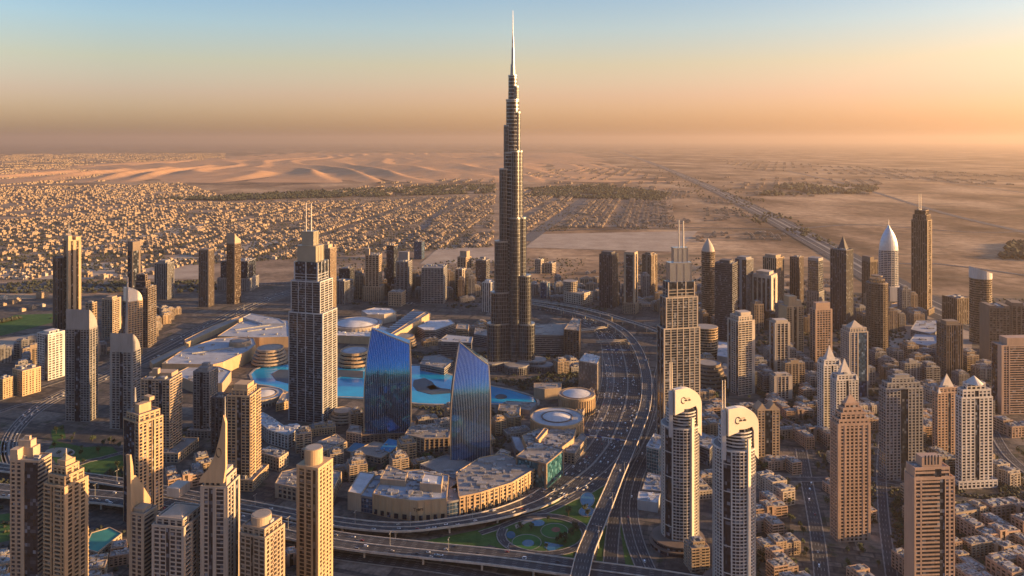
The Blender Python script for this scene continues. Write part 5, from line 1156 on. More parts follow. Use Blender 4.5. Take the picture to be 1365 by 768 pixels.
poly_block('low terraced garden hotel left of the pool', [(402, 600), (420, 607), (462, 590), (448, 580)], 14, 's1', 'sand', 'sand', units=10, name='hotel_block')
poly_block('small beige block beside the foot of the nearer blue tower', [(462, 577), (482, 580), (482, 570), (468, 567)], 16, 'p1', 'sand', 'sand', units=3, name='hotel_block')
poly_block('round fronted hotel block between the two blue glass towers', [(540, 580), (566, 586), (598, 585), (600, 573), (576, 568), (548, 568)], 22, 's1', 'sand', 'grey', units=10, name='hotel_block')
poly_block('stepped hotel block right of the farther blue glass tower', [(660, 608), (672, 612), (680, 604), (668, 600)], 24, 's1', 'sand', 'grey', units=4, name='hotel_block')
poly_block('arcaded beige pool house with roof terraces, in front of the nearer blue tower', [(470, 604), (508, 612), (530, 596), (498, 590)], 9, 'a1', 'sand', 'sand', units=4, name='hotel_block')
POOLC = plain('pool_blue', (.05, .22, .36), .15, 0, .2, .1)
for nm, px in (('swimming_pool', [(462, 602), (482, 607), (492, 596), (474, 591)]), ('swimming_pool', [(506, 608), (520, 612), (536, 598), (518, 594)])):
    b_ = MB(); P_ = [G(*p)[:2] for p in px]; c_ = np.mean(P_, 0); b_.prism([tuple(p - c_) for p in P_], 0, 1.4); k_ = MB(); k_.prism(grow([tuple(p - c_) for p in P_], 2.5), 0, 1.1)
    o_ = empty(nm, (c_[0], c_[1], 9.8 if px[0][0] > 500 else .9), 0, ('blue rectangular pool at the end of the terrace roof' if px[0][0] > 500 else 'blue rectangular pool left of the arcaded pool house'), 'pool'); b_.build('water', POOLC, o_); k_.build('rim', QUAY, o_)
# teal sports roof bottom left, station roofs on the right, podium roofs at the bottom
poly_block('long low building with a teal green flat roof between the bottom left towers', [(112, 733), (130, 738), (162, 713), (146, 705), (122, 712)], 12, 'p1', 'sand', 'dark', units=0, name='sports_hall')
SP = bpy.data.objects[[o.name for o in bpy.data.objects if o.name.startswith('sports_hall')][-1]]
for ch in SP.children:
    if ch.name.startswith('roof'): ch.data.materials[0] = plain('teal_court', (.03, .20, .16), .8, 0, .2, .05)
poly_block('blue topped station hall with curved ribs, nearer the camera', [(1212, 457), (1236, 462), (1250, 458), (1248, 448), (1220, 446)], 16, 'h1', 'grey', 'blue', units=2, name='station_hall')
poly_block('blue topped station hall with curved ribs, farther and wider', [(1214, 440), (1240, 446), (1256, 440), (1250, 428), (1222, 428)], 16, 'h1', 'grey', 'blue', units=5, name='station_hall')
poly_block('long gold lit low hall left of the foot of the tallest brown tower', [(1188, 411), (1212, 406), (1212, 401), (1188, 406)], 18, 'w1', 'gold', 'sand', units=0, name='low_hall')
poly_block('glass fronted bluish block beside the foot of the steel masted tower', [(862, 596), (878, 600), (886, 584), (872, 580)], 38, 'c1', 'steel', 'blue', units=5, glassm='teal', name='office_block')
poly_block('low white roofed hall left of the nearer hotel tower', [(850, 668), (876, 672), (880, 660), (852, 657)], 12, 'w1', 'steel', 'white', units=3, name='low_hall')
poly_block('grey roofed hall with faceted glass edges behind the white roofed hall', [(856, 654), (880, 656), (884, 636), (864, 632)], 12, 'c1', 'grey', 'blue', units=8, name='low_hall')
poly_block('angular dark glazed hall between the two crested hotel towers', [(926, 592), (946, 600), (956, 586), (936, 578)], 26, 'c1', 'grey', 'blue', units=6, name='low_hall')
poly_block('beige hall with a long flat roof right of the golden round building', [(956, 475), (972, 478), (974, 458), (958, 456)], 20, 'w1', 'pale', 'white', units=2, name='low_hall')
poly_block('brown low podium right of the terraced dark drum', [(958, 500), (976, 506), (980, 488), (964, 484)], 20, 'p1', 'umber', 'sand', units=4, name='low_hall')
# ------------------------------------------------------------------ the low apartment blocks, built in several shapes and repeated
def block_kind(kind, wm, seed):
    rs = random.Random(seed); root = empty('apartment_block', (0, 0, -500)); W, Gm, Rm, Mm = MB(), MB(), MB(), MB()
    def mass(x0, x1, y0, y1, h, spec='a1', fh=3.6):
        body(W, Gm, x1 - x0, y1 - y0, 0, h, spec, spec, fh, (x0 + x1) / 2, (y0 + y1) / 2); roof_top(W, Rm, x1 - x0, y1 - y0, h, (x0 + x1) / 2, (y0 + y1) / 2, 1.2)
        for _ in range(int((x1 - x0) * (y1 - y0) / 22)):
            a, b = rs.choice((1, 1.5, 2, 3.5)), rs.choice((1, 1.5, 2.5)); x, y = rs.uniform(x0 + a + 1, x1 - a - 1), rs.uniform(y0 + b + 1, y1 - b - 1)
            Mm.cbox(x - a, x + a, y - b, y + b, h + .15, h + rs.uniform(1.0, 3.2))
    if kind == 'bar':
        mass(-30, 30, -9, 9, 17, 'a3 w.5 b2 w.5 a3'); mass(-8, 8, -12.5, 9.3, 20.5, 'p1'); mass(-27, -19, -11, 10, 19, 'p1'); mass(19, 27, -11, 10, 19, 'p1'); r = 32
    elif kind == 'court':
        mass(-26, 26, -22, -7, 16, 'b3 w.5 a2 w.5 b3'); mass(-26.4, -12, -7.3, 22, 19, 'a1'); mass(12, 26.4, -7.3, 22, 16.5, 'a1'); mass(-5, 5, -23.2, -6, 19.5, 'w.6 x1 w.6'); r = 34
    elif kind == 'ell':
        mass(-24, 24, -16, 0, 15, 'a3 w.5 a3'); mass(-24.4, -8, -.3, 20, 18.5, 'b1'); mass(10, 18, -17.5, -1, 18, 'p1'); r = 30
    elif kind == 'cube':
        mass(-13, 13, -13, 13, 30, 'b2 w.5 b2'); mass(-8, 9, -7, 8, 35, 'p1'); r = 19
    elif kind == 'slab':
        mass(-20, 20, -8, 8, 42, 'g2 w.4 g2 w.4 g2', 3.8); mass(-8, 8, -6, 6, 47, 'w1'); r = 23
    elif kind == 'tall':
        mass(-11, 11, -11, 11, 66, 'g2 w.6 g2', 4.2); mass(-7, 7, -6, 7, 72, 'p1'); r = 16
    else:
        mass(-22, 22, -12, 12, 11, 'p1'); mass(-14, 4, -8, 6, 15, 'p1'); mass(8, 18, -6, 9, 14, 'w1'); r = 25
    Gm.build('glazing', GLS['brown' if kind in ('bar', 'court', 'ell') else 'dark'], root); W.build('walls', WALL[wm], root); with_plant(Rm, Mm).build('roof', [ROOF['sand' if wm in ('sand', 'gold', 'pink') else 'grey'], PLANT], root)
    return dict(root=root, r=r, used=False)
def put(K, x, y, rz, label, cat, group, s=1.0, sz=1.0):
    if not K['used']: o = K['root']; o.location = (x, y, .8); o.rotation_euler.z = rz; o.scale = (s, s, s * sz); K['used'] = True
    else: o = copy_tree(K['root'], (x, y, .8), rz, (s, s, s * sz))
    tag(o, label, cat, group); occ(x, y, K['r'] * s * .72); return o
def field(zone, kinds, pitch, rz, n_max, label, group, seed, jit=.25, keep=1.0, cat='apartment block', pad=2, smin=.8, smax=1.1, hz=(.8, 1.2)):
    """fills a photo-space polygon with blocks on a turned grid, skipping ground that is taken"""
    rs = random.Random(seed); Z = np.array([G(*p)[:2] for p in zone]); c = Z.mean(0); ca, sa = math.cos(rz), math.sin(rz); n = 0; rad = np.linalg.norm(Z - c, axis=1).max(); k = int(rad / pitch) + 1
    pitch0, pitch = pitch, pitch * .36; k = int(rad / pitch) + 1; jit = .5
    cells = [(i, j) for j in range(-k, k + 1) for i in range(-k, k + 1)]
    cells.sort(key=lambda q: c[1] + (q[0] * sa + q[1] * ca) * pitch)
    for i, j in cells:
        u, v = (i + rs.uniform(-jit, jit)) * pitch, (j + rs.uniform(-jit, jit)) * pitch; x, y = c[0] + u * ca - v * sa, c[1] + u * sa + v * ca
        K = rs.choice(kinds); s = rs.uniform(smin, smax)
        if not inpoly(x, y, Z) or not free(x, y, K['r'] * s * .72 + pad): continue
        if rs.random() > keep: occ(x, y, K['r'] * s * .5); continue
        put(K, x, y, rz + rs.choice((0, 0, math.pi / 2, math.pi)) + rs.uniform(-.04, .04), label, cat, group, s, rs.uniform(*hz)); n += 1
        if n >= n_max: break
    return n
KS = [block_kind(k, wm, i) for i, (k, wm) in enumerate([('bar', 'sand'), ('court', 'sand'), ('ell', 'pink'), ('bar', 'pale'), ('court', 'pink'), ('ell', 'sand')])]
KM = [block_kind(k, wm, 30 + i) for i, (k, wm) in enumerate([('cube', 'sand'), ('cube', 'pale'), ('slab', 'sand'), ('slab', 'grey'), ('flat', 'grey'), ('cube', 'grey')])]
KT = [block_kind(k, wm, 60 + i) for i, (k, wm) in enumerate([('tall', 'sand'), ('tall', 'grey'), ('slab', 'umber'), ('slab', 'grey'), ('cube', 'sand'), ('tall', 'brown')])]
KF = [block_kind(k, wm, 90 + i) for i, (k, wm) in enumerate([('flat', 'sand'), ('flat', 'pale'), ('cube', 'gold'), ('flat', 'gold'), ('cube', 'sand')])]
cnt = {}
cnt['low right'] = field([(1010, 620), (1365, 640), (1400, 800), (1000, 800)], KS, 60, R(14), 75, 'sandy low rise apartment block among trees, in the streets at the lower right', 'low rise blocks at the lower right', 1, .1, 1, pad=0, smin=.85, smax=1.2)
cnt['mid right'] = field([(935, 520), (1100, 530), (1200, 545), (1365, 560), (1365, 640), (1010, 620), (940, 600)], KS, 58, R(8), 50, 'low flat roofed apartment block between the pale towers on the right', 'low rise blocks between the right hand towers', 2, .2, .9)
cnt['right'] = field([(940, 440), (1365, 440), (1365, 560), (935, 530)], KM + KS[:2], 62, R(5), 60, 'mid rise block in the hazy streets behind the pale pointed towers', 'mid rise blocks on the right', 3, .25, .85)
cnt['far right'] = field([(880, 385), (1200, 400), (1350, 440), (940, 450)], KT[:5] + KM, 75, R(5), 45, 'mid rise block among the brown towers at the far right of downtown', 'mid rise blocks among the far right towers', 4, .25, .7)
cnt['mid left'] = field([(210, 440), (265, 400), (240, 395), (150, 440), (195, 470)], KF + KM[:2], 38, R(35), 40, 'small gold lit block left of the long avenue', 'gold lit blocks beside the avenue', 5, .15, 1, smin=.55, smax=.8)
cnt['left'] = field([(0, 430), (120, 410), (150, 470), (60, 520), (0, 500)], KM, 85, R(30), 14, 'scattered block on the open ground at the far left', 'scattered blocks at the far left', 6, .3, .6)
cnt['front left'] = field([(215, 640), (300, 600), (370, 600), (366, 640), (250, 650)], KS, 55, R(30), 12, 'podium like low rise block behind the bottom left towers', 'low blocks behind the bottom left towers', 7, .15, 1)
cnt['back'] = field([(400, 400), (640, 402), (655, 352), (560, 340), (420, 352)], KT + KM, 66, R(6), 60, 'distant mid rise block in the rank behind the lakeside mall', 'mid rise blocks behind the mall', 8, .3, .8)
cnt['back right'] = field([(702, 394), (930, 424), (945, 372), (900, 345), (705, 345)], KT[:4] + KM + KF[:2], 66, R(6), 60, 'distant mid rise block right of the tallest tower, beyond the viaduct', 'mid rise blocks beyond the viaduct', 9, .3, .75, hz=(.5, 1.1))
cnt['middle'] = field([(560, 480), (660, 465), (720, 500), (770, 500), (775, 460), (640, 440), (560, 452)], KF + KM[4:5], 50, R(20), 18, 'low dark terrace block around the foot of the tallest tower', 'low blocks around the tallest tower', 10, .3, .7)
cnt['lake front'] = field([(400, 575), (480, 560), (690, 555), (690, 600), (560, 640), (470, 650), (400, 630)], KF, 38, R(20), 34, 'low sand coloured garden block in front of the lake', 'garden blocks in front of the lake', 11, .25, .85, smin=.7, smax=1)
cnt['bottom'] = field([(0, 690), (400, 720), (420, 768), (400, 860), (-60, 860)], KS, 66, R(20), 14, 'low rise block at the foot of the bottom left towers', 'low blocks at the bottom left', 12, .2, .8)
cnt['hotel side'] = field([(880, 640), (950, 640), (950, 800), (890, 800)], KF, 48, R(10), 10, 'low block near the feet of the two crested hotel towers', 'low blocks by the crested hotels', 13, .25, .8)
for K in KS + KM + KT + KF:
    if not K['used']: 
        for ch in list(K['root'].children): bpy.data.objects.remove(ch)
        bpy.data.objects.remove(K['root'])

# ------------------------------------------------------------------ villas of the suburbs
def villa_mesh(i, wm):
    rs = random.Random(500 + i); b = MB(); w_, d_, h = rs.uniform(13, 18), rs.uniform(12, 16), rs.uniform(7.5, 10.5)
    b.cbox(-w_ / 2, w_ / 2, -d_ / 2, d_ / 2, 0, h); b.cbox(-w_ / 2 - .3, w_ / 2 + .3, -d_ / 2 - .3, -d_ / 2 + .3, h - .4, h + 1); b.cbox(-w_ / 2 - .3, -w_ / 2 + .3, -d_ / 2 + .3, d_ / 2, h - .4, h + 1.01); b.cbox(w_ / 2 - .3, w_ / 2 + .3, -d_ / 2 + .3, d_ / 2, h - .4, h + .99)
    b.cbox(-w_ * .25, w_ * .2, -d_ * .2, d_ * .3, h - .2, h + 3.2); b.cbox(w_ / 2 - .4, w_ / 2 + 5, -d_ * .3, d_ * .2, 0, h * .55); b.cbox(-w_ * .2, w_ * .1, -d_ / 2 - 3, -d_ / 2 + .2, 0, h * .5)
    for k in range(3):
        for z in (1.2, 4.8): b.cbox(-w_ * .38 + k * w_ * .28, -w_ * .38 + k * w_ * .28 + 1.8, -d_ / 2 - .06, -d_ / 2 + .2, z, z + 1.8, 1)
    if i % 2 == 0: b.prism([(-w_ * .3, -d_ * .45), (w_ * .3, -d_ * .45), (w_ * .3, -d_ * .22), (-w_ * .3, -d_ * .22)], h, h + 2.6, poly2=[(-w_ * .2, -d_ * .34)] * 2 + [(w_ * .2, -d_ * .34)] * 2)
    return b.mesh('villa', [WALL[wm], GLS['brown']]), (w_, d_, h)
VM = [villa_mesh(i, wm)[0] for i, wm in enumerate(('sand', 'adobe', 'pale', 'adobe', 'clay', 'sand'))]
def villa_sites():
    """rows of plots along the streets of each quarter: (photo polygon, street direction, density)"""
    out = []
    Q = [([(-60, 374), (200, 372), (275, 352), (290, 330), (300, 268), (-60, 300)], 8, .80), ([(290, 352), (390, 345), (470, 335), (655, 330), (660, 260), (560, 266), (300, 272), (290, 320)], 6, .86),
         ([(700, 308), (745, 285), (772, 255), (694, 252)], 11, .9), ([(752, 304), (905, 304), (890, 270), (800, 262), (770, 280)], 11, .9), ([(560, 350), (655, 350), (660, 334), (580, 334)], 6, .4),
         ([(702, 392), (760, 388), (930, 398), (935, 350), (705, 348)], 6, .35), ([(910, 345), (1040, 340), (1050, 312), (930, 310)], 14, .48), ([(930, 380), (1100, 400), (1130, 372), (940, 352)], 10, .5),
         ([(-60, 292), (120, 285), (300, 262), (240, 244), (-60, 252)], 4, .5), ([(0, 248), (140, 242), (130, 218), (-40, 222)], 0, .4), ([(420, 262), (660, 258), (660, 236), (500, 244)], 3, .45),
         ([(700, 248), (850, 262), (905, 244), (830, 222), (700, 228)], 12, .4), ([(870, 250), (960, 262), (1000, 290), (900, 300)], 14, .4), ([(1010, 262), (1160, 262), (1180, 240), (960, 236)], 20, .34),
         ([(1240, 392), (1420, 420), (1420, 398), (1300, 388)], 10, .3), ([(980, 225), (1365, 250), (1365, 235), (960, 212)], 20, .3), ([(0, 220), (300, 214), (300, 204), (0, 206)], 0, .3), ([(-60, 432), (60, 416), (110, 396), (-60, 398)], 20, .35)]
    rs = random.Random(77)
    for qi, (poly, ang, dens) in enumerate(Q):
        Z = np.array([G(*p)[:2] for p in poly]); c = Z.mean(0); ca, sa = math.cos(-R(ang)), math.sin(-R(ang)); rad = np.linalg.norm(Z - c, axis=1).max()
        far = c[1] > 7000; px_, py_ = (34, 78) if far else (31, 62); nx_, ny_ = int(rad / px_) + 1, int(rad / py_) + 1
        for j in range(-ny_, ny_ + 1):
            if far and j % 2: continue
            for i in range(-nx_, nx_ + 1):
                if (i % 9 == 0 or j % 6 == 0) and not far: continue
                for side in (0, 1):
                    v, u = i * px_ + rs.uniform(-1.5, 1.5), j * py_ + side * 24 + rs.uniform(-1, 1)
                    bend = 60 * math.sin(u * .0011 + qi) if not far else 0
                    x, y = c[0] + u * ca - (v + bend) * sa, c[1] + u * sa + (v + bend) * ca
                    clump = noise.noise((x * .0016, y * .0016, qi)); tone = noise.noise((x * .0035, y * .0024, qi + 9))
                    d_ = dens if far else dens * (.98 if tone > -.05 else .62 if tone > -.25 else .25)
                    if rs.random() > d_: continue
                    if dens < .5 and clump < .12 - dens * .4: continue
                    if not inpoly(x, y, Z): continue
                    out.append((x, y, -R(ang) + side * math.pi + rs.uniform(-.03, .03), rs.choice((.8, .9, .95, 1.0, 1.0, 1.1)) if rs.random() > .05 else 1.6, far))
    return out
sites = villa_sites()
cells = {}
for a, b, c in OCC: cells.setdefault((int(a // 200), int(b // 200)), []).append((a, b, c))
def free2(x, y, r):
    i, j = int(x // 200), int(y // 200)
    for p in (-1, 0, 1):
        for q in (-1, 0, 1):
            for a, b, c in cells.get((i + p, j + q), ()):
                if (a - x) ** 2 + (b - y) ** 2 < (c + r) ** 2: return False
    return True
sites = [s_ for s_ in sites if free2(s_[0], s_[1], 9)]
sites.sort(key=lambda s_: s_[1])
def infr(x, y, m=0): return abs(x / y * F) < 682 + m
vis = [s_ for s_ in sites if infr(s_[0], s_[1])]
near = vis[:290]; nset = set(id(s_) for s_ in near)
for k, (x, y, a, s_, far) in enumerate(near):
    o = bpy.data.objects.new('villa', VM[k % 6]); COL.objects.link(o); o.location = (x, y, .6); o.rotation_euler.z = a; o.scale = (s_, s_, s_)
    tag(o, 'small flat roofed villa in the nearest rows of the suburb', 'villa', 'villas in the nearest suburb rows')
# everything beyond reads as one mass of roofs
fb = MB(); rs = random.Random(3)
for s_ in sites:
    if id(s_) in nset: continue
    x, y, a, k, far = s_
    if not infr(x, y, 120): continue
    if far: k *= 1.5
    big = rs.random() < .03
    if big: k *= 2.1
    w_, d_, h = rs.uniform(14, 19) * k, rs.uniform(16, 25) * k, rs.uniform(7.5, 11) * min(k, 1.4); ca, sa = math.cos(a), math.sin(a); m_ = rs.choice((0, 1, 0, 0, 2))
    def bx(x0, x1, y0, y1, z0, z1): fb.box((x + x0 * ca - y0 * sa, y + x0 * sa + y0 * ca, z0), ((x1 - x0) * ca, (x1 - x0) * sa, 0), (-(y1 - y0) * sa, (y1 - y0) * ca, 0), (0, 0, z1 - z0), m_)
    bx(-w_ / 2, w_ / 2, -d_ / 2, d_ / 2, 0, h); bx(-w_ * .25, w_ * .2, -d_ * .2, d_ * .3, h - .5, h + 3.2)
    if y < 6000: bx(w_ / 2 - .4, w_ / 2 + 5, -d_ * .3, d_ * .2, 0, h * .55)
o = fb.build('suburb_houses', [WALL['adobe'], WALL['clay'], WALL['adobe']]); o['kind'] = 'stuff'
print('villas', len(sites), len(vis), cnt)
# a few long apartment rows standing among the villas
rows = MB()

# ------------------------------------------------------------------ trees
LEAF = plain('foliage', (.045, .062, .024), .85, 0, .45, .5, rand=True); TRUNK = plain('bark', (.10, .07, .05), .9, 0, .25, .5)
def tree_mesh(i):
    rs = random.Random(900 + i); b = MB(); h = rs.uniform(7, 10); cr = rs.uniform(3.0, 4.4)
    b.cyl(0, 0, 0, h * .55, .35, .2, 6, 1)
    for k in range(3): q = k * 2.1 + rs.random(); b.loft([[(.15, 0, h * .35), (-.1, .12, h * .35), (-.1, -.12, h * .35)], [(cr * .5 * math.cos(q) + .06, cr * .5 * math.sin(q), h * .65), (cr * .5 * math.cos(q) - .06, cr * .5 * math.sin(q) + .06, h * .65), (cr * .5 * math.cos(q), cr * .5 * math.sin(q) - .06, h * .65)]], 1)
    lob = [(rs.uniform(-.55, .55) * cr, rs.uniform(-.55, .55) * cr, h * rs.uniform(.55, .95), cr * rs.uniform(.4, .65)) for _ in range(7)]
    for _ in range(150):
        x0, y0, z0, r = rs.choice(lob); v = Vector((rs.gauss(0, 1), rs.gauss(0, 1), rs.gauss(0, .8))).normalized() * r * rs.uniform(.6, 1.05); c = Vector((x0, y0, z0)) + v
        t1 = Vector((rs.uniform(-1, 1), rs.uniform(-1, 1), rs.uniform(-1, 1))).normalized(); t2 = t1.cross(Vector((rs.random(), rs.random(), 1))).normalized(); s_ = rs.uniform(.5, 1.0)
        j = b.verts([c - t1 * s_, c + t2 * s_ * .8, c + t1 * s_, c - t2 * s_ * .8]); b.face((j, j + 1, j + 2, j + 3), 0)
    return b.mesh('tree', [LEAF, TRUNK])
TM = [tree_mesh(i) for i in range(5)]
def palm_mesh(i):
    rs = random.Random(950 + i); b = MB(); h = rs.uniform(8, 12); b.cyl(0, 0, 0, h, .32, .22, 6, 1)
    for k in range(14):
        q = k * .449 * 2 + rs.random() * .3; dx, dy = math.cos(q), math.sin(q); up = rs.uniform(.1, .8); L_ = rs.uniform(2.6, 3.6); pts = [(dx * L_ * t_, dy * L_ * t_, h + up * L_ * t_ - 1.1 * L_ * t_ * t_) for t_ in (0, .33, .66, 1)]
        for (p, q2), w0 in zip(zip(pts, pts[1:]), (.35, .5, .3)):
            j = b.verts([(p[0] - dy * w0, p[1] + dx * w0, p[2]), (p[0] + dy * w0, p[1] - dx * w0, p[2]), (q2[0] + dy * w0 * .8, q2[1] - dx * w0 * .8, q2[2]), (q2[0] - dy * w0 * .8, q2[1] + dx * w0 * .8, q2[2])]); b.face((j, j + 1, j + 2, j + 3), 0)
    return b.mesh('palm_tree', [LEAF, TRUNK])
PM = [palm_mesh(i) for i in range(3)]
cells.clear()
for a, b, c in OCC: cells.setdefault((int(a // 200), int(b // 200)), []).append((a, b, c))
rs = random.Random(21); tz = []
for zone, n, label, group, palm in [
    ([(1010, 620), (1365, 600), (1400, 780), (1000, 780)], 120, 'dusty green tree in the streets of low rise blocks at the lower right', 'trees in the lower right streets', False),
    ([(66, 570), (165, 590), (165, 650), (60, 640)], 26, 'small tree on the lawns of the park at the left', 'trees of the left park', False),
    ([(400, 640), (520, 620), (620, 600), (600, 640), (480, 650), (400, 610)], 40, 'tree in the hotel gardens behind the long mall block', 'trees of the hotel gardens', True),
    ([(700, 500), (760, 480), (790, 500), (715, 525), (640, 512)], 34, 'tree in the gardens at the foot of the tallest tower', 'trees around the tallest tower', True),
    ([(640, 720), (700, 690), (800, 640), (820, 680), (790, 750)], 22, 'shrubby tree on the interchange lawn beside the loop road', 'trees of the interchange', False),
    ([(940, 520), (1200, 540), (1365, 560), (1365, 600), (1010, 620)], 40, 'tree between the pale towers on the right', 'trees between the right hand towers', False)]:
    Z = np.array([G(*p)[:2] for p in zone]); k = 0; tries = 0
    while k < n and tries < n * 60:
        tries += 1; x, y = rs.uniform(Z[:, 0].min(), Z[:, 0].max()), rs.uniform(Z[:, 1].min(), Z[:, 1].max())
        if not inpoly(x, y, Z): continue
        if 'park' in group or 'interchange' in group or 'hotel' in group:
            if any((G(px_, py_)[0] - x) ** 2 + (G(px_, py_)[1] - y) ** 2 < q * q for px_, py_, q in ((739, 707, 22), (702, 723, 24), (783, 674, 26))): continue
            ok = all(((c[0] - x) ** 2 + (c[1] - y) ** 2).min() > (12 if nm != 'main' else 50) ** 2 for nm, (c, T_, N_, Z_, h_) in [(kk, (np.array([r_[0][:, 0], r_[0][:, 1]]), *r_[1:])) for kk, r_ in ROADS.items()]) if False else all(((r_[0] - (x, y)) ** 2).sum(1).min() > (r_[4].max() + 4) ** 2 for kk, r_ in ROADS.items() if kk in ('main', 'loop', 'loop_in', 'deck_upper', 'deck_lower', 'viaduct_long', 'service_a', 'service_b', 'park_road', 'avenue', 'frontage'))
        else: ok = free2(x, y, 2.0)
        if not ok: continue
        o = bpy.data.objects.new('palm_tree' if palm and rs.random() < .5 else 'tree', None) if False else None
        pm = palm and rs.random() < .5
        o = bpy.data.objects.new('palm_tree' if pm else 'tree', rs.choice(PM if pm else TM)); COL.objects.link(o); o.location = (x, y, .9); o.rotation_euler.z = rs.uniform(0, 6.28); s_ = rs.uniform(.7, 1.35); o.scale = (s_, s_, s_ * rs.uniform(.85, 1.15))
        tag(o, label.replace('tree', 'palm tree', 1) if pm else label, 'palm' if pm else 'tree', group.replace('trees', 'palms', 1) if pm else group); k += 1
# the rest of the greenery: belts and gardens one cannot count
tb = MB()
def tuft(x, y, r, h, z=.5):
    n = 6; j = tb.verts([(x + r * rs.uniform(.6, 1.15) * math.cos(q), y + r * rs.uniform(.6, 1.15) * math.sin(q), z + h * rs.uniform(.3, .6)) for q in np.arange(n) * 2 * math.pi / n] + [(x + rs.uniform(-.3, .3) * r, y + rs.uniform(-.3, .3) * r, z + h)] + [(x, y, z)])
    for k in range(n): tb.face((j + k, j + (k + 1) % n, j + n)); tb.face((j + k, j + n + 1, j + (k + 1) % n))
def belt(zone, n, rmin, rmax, chk=8, th=-.2):
    Z = np.array([G(*p)[:2] for p in zone]); k = 0; tries = 0
    while k < n and tries < n * 12:
        tries += 1; py = rs.uniform(min(p[1] for p in zone), max(p[1] for p in zone)); px_ = rs.uniform(min(p[0] for p in zone), max(p[0] for p in zone)); x, y = G(px_, py)[:2]
        if not inpoly(px_, py, zone) or noise.noise((x * .004, y * .002, 5)) < th: continue
        if chk and not free2(x, y, chk * .4): continue
        r = rs.uniform(rmin, rmax); tuft(x, y, r, r * rs.uniform(1.0, 1.6)); k += 1
belt([(-60, 374), (290, 352), (655, 330), (660, 260), (300, 268), (-60, 300)], 13000, 2.5, 6, 0, -.35)
belt([(300, 268), (660, 258), (660, 246), (480, 252), (200, 266)], 2600, 8, 18, 0, -.4); belt([(690, 262), (880, 268), (895, 258), (800, 246), (694, 252)], 2400, 8, 18, 0, -.4)
belt([(690, 310), (905, 305), (890, 262), (700, 250)], 1100, 3, 6, 0, -.1); belt([(400, 405), (930, 420), (940, 345), (400, 345)], 1600, 3, 6, 4)
belt([(940, 385), (1365, 400), (1365, 560), (940, 540)], 1500, 3, 6, 4); belt([(840, 210), (1010, 262), (1120, 332), (1100, 340), (980, 285), (820, 212)], 420, 5, 13, 0, -.1)
belt([(1010, 262), (1160, 258), (1180, 248), (1040, 246)], 600, 12, 26, 0, -.1); belt([(1330, 345), (1420, 350), (1420, 325), (1345, 325)], 300, 10, 24, 0, -.4)
belt([(0, 600), (330, 560), (400, 620), (240, 640), (0, 680)], 500, 2, 4.5, 6); belt([(540, 470), (790, 470), (790, 520), (700, 520), (560, 484)], 900, 1.8, 4, 4)
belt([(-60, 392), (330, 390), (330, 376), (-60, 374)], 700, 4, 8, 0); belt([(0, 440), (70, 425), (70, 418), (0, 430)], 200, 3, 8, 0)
belt([(940, 520), (1365, 560), (1400, 790), (1010, 790)], 2600, 1.6, 3.6, 2); belt([(0, 690), (420, 720), (420, 800), (0, 800)], 300, 2, 4.5, 5)
belt([(330, 560), (500, 540), (700, 545), (690, 610), (520, 640), (380, 650)], 1000, 1.6, 3.4, 3)
LEAF2 = plain('far_foliage', (.032, .036, .018), .9, 0, .4, .02)
o = tb.build('tree_belts', LEAF2); o['kind'] = 'stuff'

# ------------------------------------------------------------------ traffic
CGL = plain('car_glass', (.015, .017, .02), .1, 0, .1); TYRE = plain('car_tyre', (.02, .02, .02), .9)
def car_mesh(name, col, L_, W_, H_, van=False):
    b = MB(); hw = W_ / 2
    hood = .62 if not van else .8
    prof = [(-L_ / 2, .35), (L_ / 2, .35), (L_ / 2, hood + .1), (L_ * .24 if not van else L_ * .40, hood + .28), (-L_ * .48, hood + .3), (-L_ / 2, hood + .1)]
    b.loft([[(x, -hw, z) for x, z in prof], [(x, hw, z) for x, z in prof]], 0)
    cab = [(L_ * .22 if not van else L_ * .40, hood + .27), (L_ * .08 if not van else L_ * .30, H_ - .08), (-L_ * .30 if not van else -L_ * .47, H_ - .08), (-L_ * .42 if not van else -L_ * .49, hood + .29)]
    b.loft([[(x, -hw * .88, z) for x, z in cab], [(x, hw * .88, z) for x, z in cab]], 1)
    b.cbox(cab[2][0], cab[1][0], -hw * .82, hw * .82, H_ - .1, H_, 0)
    for x in (-L_ * .3, L_ * .3):
        for y in (-hw, hw): b.loft([[(x + .33 * math.cos(q), y - .1, .33 + .33 * math.sin(q)) for q in np.arange(10) * .628], [(x + .33 * math.cos(q), y + .1, .33 + .33 * math.sin(q)) for q in np.arange(10) * .628]], 2)
    pm = plain('car_paint_' + name, col, .3, .1, .03); pm.node_tree.nodes['Principled BSDF'].inputs['Coat Weight'].default_value = .6
    return b.mesh('car', [pm, CGL, TYRE])
CARS = [('white', (.78, .78, .76)), ('white', (.75, .75, .74)), ('silver', (.5, .5, .5)), ('white', (.78, .77, .74)), ('dark', (.03, .03, .035)), ('red', (.25, .02, .02)), ('grey', (.16, .16, .17)), ('beige', (.5, .44, .35))]
CM = [(n_, car_mesh(n_ if n_ != 'white' or i == 0 else 'white', c_, *((4.7, 1.9, 1.5) if i % 3 else (5.2, 2.0, 1.9)), van=(i % 3 == 0))) for i, (n_, c_) in enumerate(CARS)]
where = {'main': ('on the wide curving highway', 190, (-.92, .92)), 'deck_upper': ('on the viaduct in front of the mall', 18, (-.85, .85)), 'deck_lower': ('on the flyover along the bottom', 44, (-.88, .88)), 'viaduct_long': ('on the slim elevated road', 12, (-.7, .7)),
         'avenue': ('on the avenue at the left', 18, (-.9, .9)), 'service_b': ('on the road beside the crested hotels', 12, (-.8, .8)), 'service_a': ('on the narrow service road beside the viaduct', 6, (-.7, .7)), 'st_a': ('on the street between the low rise blocks', 8, (-.7, .7))}
